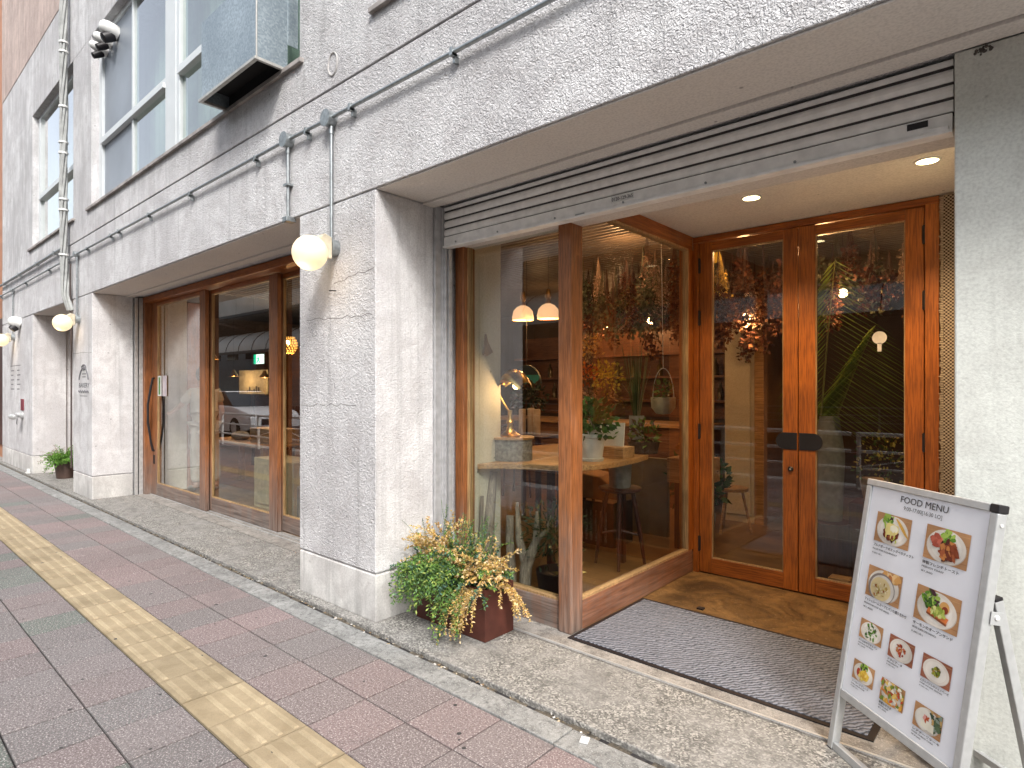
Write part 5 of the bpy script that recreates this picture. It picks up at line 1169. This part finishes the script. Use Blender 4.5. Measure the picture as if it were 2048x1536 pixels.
RD = dict(pel=.12, sp=.11, ch=.125, nk=.05, hd=.07, hd2=.095, hd3=.075, hl=.085, kl=.055, al=.036, tl=.03, hr=.085, kr=.055, ar=.036, tr=.03, s1=.05, e1=.038, w1=.026, h1=.032, s2=.05, e2=.038, w2=.026, h2=.032)
body = skin('body', [J[k] for k in K], [(K.index(a), K.index(b)) for a, b in ed], [RD[k] for k in K], SKIN, p, 2)
hx, hy, hz = bx-.03, by-.01, 1.63
m = MB(); m.ball((hx+.025, hy, hz+.03), .115, 20, 14, (.95, .9, 1.05)); m.build('hair', HAIR, p, smooth=True)
m = MB(); m.prism([(hx-.09, hy-.012, hz), (hx-.12, hy, hz-.03), (hx-.09, hy+.012, hz), (hx-.085, hy, hz+.03)], (0, 0, -.012)); m.build('nose', SKIN, p)
for s_ in (-1, 1): MB().ball((hx-.088, hy+s_*.032, hz+.008), .009, 8, 6).build('eye', BLACK, p, smooth=True)
MB().box(hx-.093, hy-.02, hz-.062, hx-.086, hy+.02, hz-.055).build('mouth', plain('lips', (.35, .12, .1), .5), p)
# fingers curling round the handle
for k in range(5):
    z = 1.125-.017*k; b = Vector(J['h1']); L = (.030, .045, .048, .045, .034)[k]
    if k == 0: P_ = [b+Vector((0, -.01, .02)), b+Vector((-.02, -.035, .035)), b+Vector((-.05, -.03, .035))]
    else: P_ = [b+Vector((-.02, 0, z-1.10)), b+Vector((-.045, -.01, z-1.10)), b+Vector((-.05, -.035, z-1.102)), b+Vector((-.03, -.045, z-1.104))]
    MB().tube(P_, .0085, 7).build('finger', SKIN, p, smooth=True)
vs_ = [(bx, by, .86), (bx, by, .98), (bx-.01, by, 1.12), (bx-.03, by-.01, 1.32), (bx-.025, by, 1.42), J['s1'], (bx-.10, by-.20, 1.32), (bx-.14, by-.24, 1.25), J['s2'], (bx+.03, by+.20, 1.25)]
skin('shirt', vs_, [(0, 1), (1, 2), (2, 3), (3, 4), (3, 5), (5, 6), (6, 7), (3, 8), (8, 9)], [.165, .150, .140, .150, .075, .078, .07, .072, .078, .07], SHIRT, p, 2, 1)
skin('trousers', [J['pel'], J['hl'], J['kl'], (bx, by-.11, .14), J['hr'], J['kr'], (bx+.115, by+.11, .14)], [(0, 1), (1, 2), (2, 3), (0, 4), (4, 5), (5, 6)], [.14, .11, .085, .075, .11, .085, .075], TROU, p, 2)
m = MB()
V = []; n = 12
for j in range(9):
    z = 1.34-.74*j/8
    for i in range(n+1):
        a = R(150+(-60+120*i/n)*1.0)+R(30); r_ = .165+.03*(j/8)+.006*math.sin(i*2.2+j); V.append((bx-.02+r_*math.cos(a), by+r_*1.05*math.sin(a), z))
Fc = [(j*(n+1)+i, j*(n+1)+i+1, (j+1)*(n+1)+i+1, (j+1)*(n+1)+i) for j in range(8) for i in range(n)]
m.add(V, Fc).build('apron', APRON, p, smooth=True)
m = MB(); m.tube([(bx-.15, by+.07, 1.34), (bx-.04, by+.10, 1.49), (bx+.06, by+.02, 1.44), (bx+.13, by-.06, 1.30)], .014, 6); m.build('strap', BLACK, p, smooth=True)
for nm_, q in (('shoe', 'tl'), ('shoe', 'tr')): MB().ball((J[q][0]+.05, J[q][1], .062), .055, 14, 8, (2.1, .85, .75)).build('shoe', plain('shoe_leather', (.10, .08, .07), .6), p, smooth=True)
# ================= ACROSS THE STREET (seen in the reflections)
LINE = plain('road_paint', (.72, .72, .70), .7, 0, .15, 20)
struct(MB().box(-90, -13.4, -.10, 30, -1.32, -.098).build('road', ASPH))
struct(MB().box(-90, -1.32, -.10, 30, -1.0, -.005).build('street_kerb', conc('street_kerb_stone', (.3, .3, .29), (.45, .45, .44), 4)))
m = MB(); m.box(-90, -1.75, -.0975, 30, -1.62, -.0945); m.box(-90, -12.9, -.0975, 30, -12.75, -.0945)
for k in range(16): m.box(-85+k*7, -7.3, -.0975, -80+k*7, -7.18, -.0945)
struct(m.build('road_marking', LINE))
struct(MB().box(-90, -17.5, -.10, 30, -13.4, .02).build('far_pavement', conc('far_paving', (.20, .14, .13), (.32, .24, .22), 2)))
def rail(x0, x1, y, label):
    t = thing('guard_rail', ((x0+x1)/2, y, 0), label, 'guard rail', 'white tubular street guard rails')
    MB().tube([(x0, y, .80), (x1, y, .80)], .03, 10).build('top_rail', WHITEP, t, smooth=True)
    MB().tube([(x0, y, .55), (x1, y, .55)], .02, 8).tube([(x0, y, .30), (x1, y, .30)], .02, 8).build('lower_rail', WHITEP, t, smooth=True)
    n = int((x1-x0)/2)
    for k in range(n+1): MB().tube([(x0+2*k, y, 0), (x0+2*k, y, .82)], .032, 10).build('post', WHITEP, t, smooth=True)
    m = MB()
    for k in range(n): m.tube([(x0+2*k, y, .32), (x0+2*k+1, y, .53), (x0+2*k+2, y, .32)], .010, 6)
    m.build('brace', WHITEP, t, smooth=True)
for k in range(7): rail(-38+6*k, -32.1+6*k, -.78, ['farthest left length', 'second length from the far left', 'third length from the far left', 'length beside the parked white car', 'length nearest the wide window', 'length opposite the entrance pier', 'length opposite the entrance doors'][k]+' of the white guard rail reflected from the near kerb')
rail(-40, 6, -13.6, 'continuous white guard rail along the far kerb, reflected behind the car')
# white car
def car():
    t = thing('parked_car', (-20, -3.1, -.095), 'white saloon car on the road, reflected in the wide window', 'car')
    PAINT = plain('white_car_paint', (.72, .73, .75), .2, 0, .03, 3); GLS = plain('car_glass', (.03, .035, .04), .08); TY = plain('tyre', (.02, .02, .02), .8)
    L = [(-2.2, .35, .85, .80), (-2.1, .28, .95, .86), (-1.5, .22, 1.0, .88), (-.9, .2, 1.02, .88), (.9, .2, .98, .88), (1.4, .22, .92, .87), (2.0, .26, .80, .84), (2.25, .34, .66, .76)]
    V = []; 
    for x, zb, zt, hw in L:
        V += [(x, s*hw*k, z) for s, k, z in ((-1, .96, zb), (-1, 1, zb+.2), (-1, .985, zt-.12), (-1, .88, zt), (1, .88, zt), (1, .985, zt-.12), (1, 1, zb+.2), (1, .96, zb))]
    F = [(i*8+j, i*8+(j+1) % 8, (i+1)*8+(j+1) % 8, (i+1)*8+j) for i in range(len(L)-1) for j in range(8)]+[tuple(range(7, -1, -1)), tuple((len(L)-1)*8+j for j in range(8))]
    ox, oy, oz = -20, -3.1, -.095
    def mv(V): return [(x+ox, y+oy, z+oz) for x, y, z in V]
    MB().add(mv(V), [f[::-1] for f in F]).build('body', PAINT, t, smooth=True, bevel=.03)
    G = [(-1.75, .98, .74), (-1.1, 1.40, .62), (.1, 1.43, .62), (1.05, .97, .74)]
    V = []
    for x, z, hw in G: V += [(x, -hw, z), (x, hw, z)]
    V += [(x, s*.78, .93) for x in (-1.75, 1.05) for s in (-1, 1)]
    F = [(0, 2, 3, 1), (2, 4, 5, 3), (4, 6, 7, 5), (0, 6, 4, 2), (1, 3, 5, 7)]
    cb = MB().add(mv(V[:8]), F).build('cabin', GLS, t)
    MB().obox((-.5+ox, oy, 1.425+oz), (.62, 0, 0), (0, .60, 0), (0, 0, .02)).build('roof', PAINT, t, bevel=.02)
    for x in (-1.35, 1.4):
        for s in (-.80, .80):
            w_ = MB().lathe((x+ox, s+oy-.1, .32+oz), [(.2, 0), (.32, .02), (.33, .1), (.32, .18), (.2, .2)], 24, (0, 1, 0)).build('wheel', TY, t, smooth=True)
            MB().lathe((x+ox, s+oy-.1, .32+oz), [(0, .01), (.2, .015), (.2, .185), (0, .19)], 20, (0, 1, 0)).build('rim', ALU, w_, smooth=True)
    for s in (-1, 1): MB().obox((2.14+ox, s*.62+oy, .62+oz), (.08, 0, 0), (0, .14, 0), (0, 0, .06)).build('headlight', plain('headlight_lens', (.8, .8, .8), .1), t, bevel=.02)
    MB().obox((2.24+ox, oy, .52+oz), (.03, 0, 0), (0, .42, 0), (0, 0, .09)).build('grille', BLACK, t); MB().obox((2.28+ox, oy, .42+oz), (.01, 0, 0), (0, .17, 0), (0, 0, .05)).build('number_plate', WHITEP, t)
car()
# elevated road
CON = conc('viaduct_concrete', (.34, .35, .34), (.48, .50, .49), .8, spk=False); PAN = plain('viaduct_panel', (.62, .70, .67), .5, 0, .2, .6)
t = thing('elevated_road', (-20, -11, 0), 'elevated road on grey columns with pale green side panels across the street', 'elevated road'); ER = t
MB().box(-90, -15.5, 5.3, 30, -8.3, 5.8).build('deck', CON, t)
m = MB(); x = -90
while x < 30: m.box(x+.02, -8.28, 5.35, x+1.98, -8.2, 7.0); m.box(x+.02, -15.6, 5.35, x+1.98, -15.52, 7.0); x += 2
m.build('side_panels', PAN, t)
m = MB(); m.box(-90, -8.32, 5.2, 30, -8.15, 5.32); m.box(-90, -8.32, 7.0, 30, -8.15, 7.08); m.build('edge_rail', BLACK, t)
for k in range(8):
    x = -80+14*k+1.5; MB().box(x, -12.6, -.1, x+1.1, -11.4, 5.3).build('column', CON, t, bevel=.03)
    MB().tube([(x+1.25, -11.3, 0), (x+1.25, -11.3, 4.3), (x+1.2, -10.8, 4.8), (x+1.2, -8.5, 5.2)], .09, 10).build('downpipe', plain('pipe_grey', (.42, .45, .48), .4), t, smooth=True)
# buildings across
def bld(x0, x1, y0, y1, h, mat, label, storey=3.3, bay=2.4, wmat=None, win=.6):
    t = thing('street_building', ((x0+x1)/2, (y0+y1)/2, 0), label, 'building', 'buildings across the street')
    MB().box(x0, y0, -.1, x1, y1, h).build('wall', mat, t)
    z = 3.9; GL = plain('dark_window', (.05, .06, .07), .1)
    cnt = 0
    while z+1.8 < h and cnt < 90:
        x = x0+.6
        while x+bay*win < x1-.3 and cnt < 90:
            MB().box(x, y1, z, x+bay*win, y1+.03, z+1.6).build('window', GL, t); cnt += 1; x += bay
        z += storey
    return t
bld(-14, 2, -30, -17.6, 12, plain('tan_tiles', (.30, .24, .19), .7, 0, .2, 3), 'tan tiled building opposite the entrance')
bld(-31, -14.2, -30, -17.8, 10, plain('brown_cladding', (.13, .085, .07), .6, 0, .2, 3), 'brown clad building opposite the wide window')
bld(2.2, 24, -32, -17.6, 14, plain('grey_render', (.34, .34, .33), .8, 0, .2, 3), 'grey rendered building to the right across the street')
t = bld(-70, -32, -32, -17.6, 25, plain('pale_blue_cladding', (.55, .60, .62), .5, 0, .1, 3), 'tall pale blue louvred building far down the street', 3.3, 3.6)
m = MB()
for k in range(24): m.box(-70, -17.58, 14+.45*k, -32, -17.4, 14.12+.45*k)
m.build('louvres', plain('louvre', (.4, .48, .52), .5), t)
# curved lower skirt of the elevated road
t = ER; V = []; n = 8
for x in (-90, 30):
    for k in range(n+1): a = R(90*k/n); V.append((x, -9.6+1.5*math.sin(a), 3.35+1.15*math.cos(a)))
MB().add(V, [(k, k+1, n+2+k, n+1+k) for k in range(n)]).build('curved_skirt', PAN, t, smooth=True)
m = MB()
for k in range(80): 
    P = [(-90+1.5*k, -9.6+1.51*math.sin(R(90*q/n)), 3.35+1.16*math.cos(R(90*q/n))) for q in range(n+1)]; m.tube(P, .018, 4)
m.box(-90, -8.12, 3.22, 30, -8.02, 3.36); m.build('skirt_ribs', BLACK, t)
# neighbour buildings on this side
t = thing('neighbour_building', (-26, 5, 0), 'orange brown tiled neighbouring building at the far left edge', 'building')
MB().box(-40, 2.34, -.02, -15.62, 9, 12).build('wall', plain('orange_tile', (.42, .20, .11), .7, 0, .25, 6), t); MB().box(-17.5, 2.30, .3, -15.9, 2.34, 2.9).build('door', W_DARK, t)
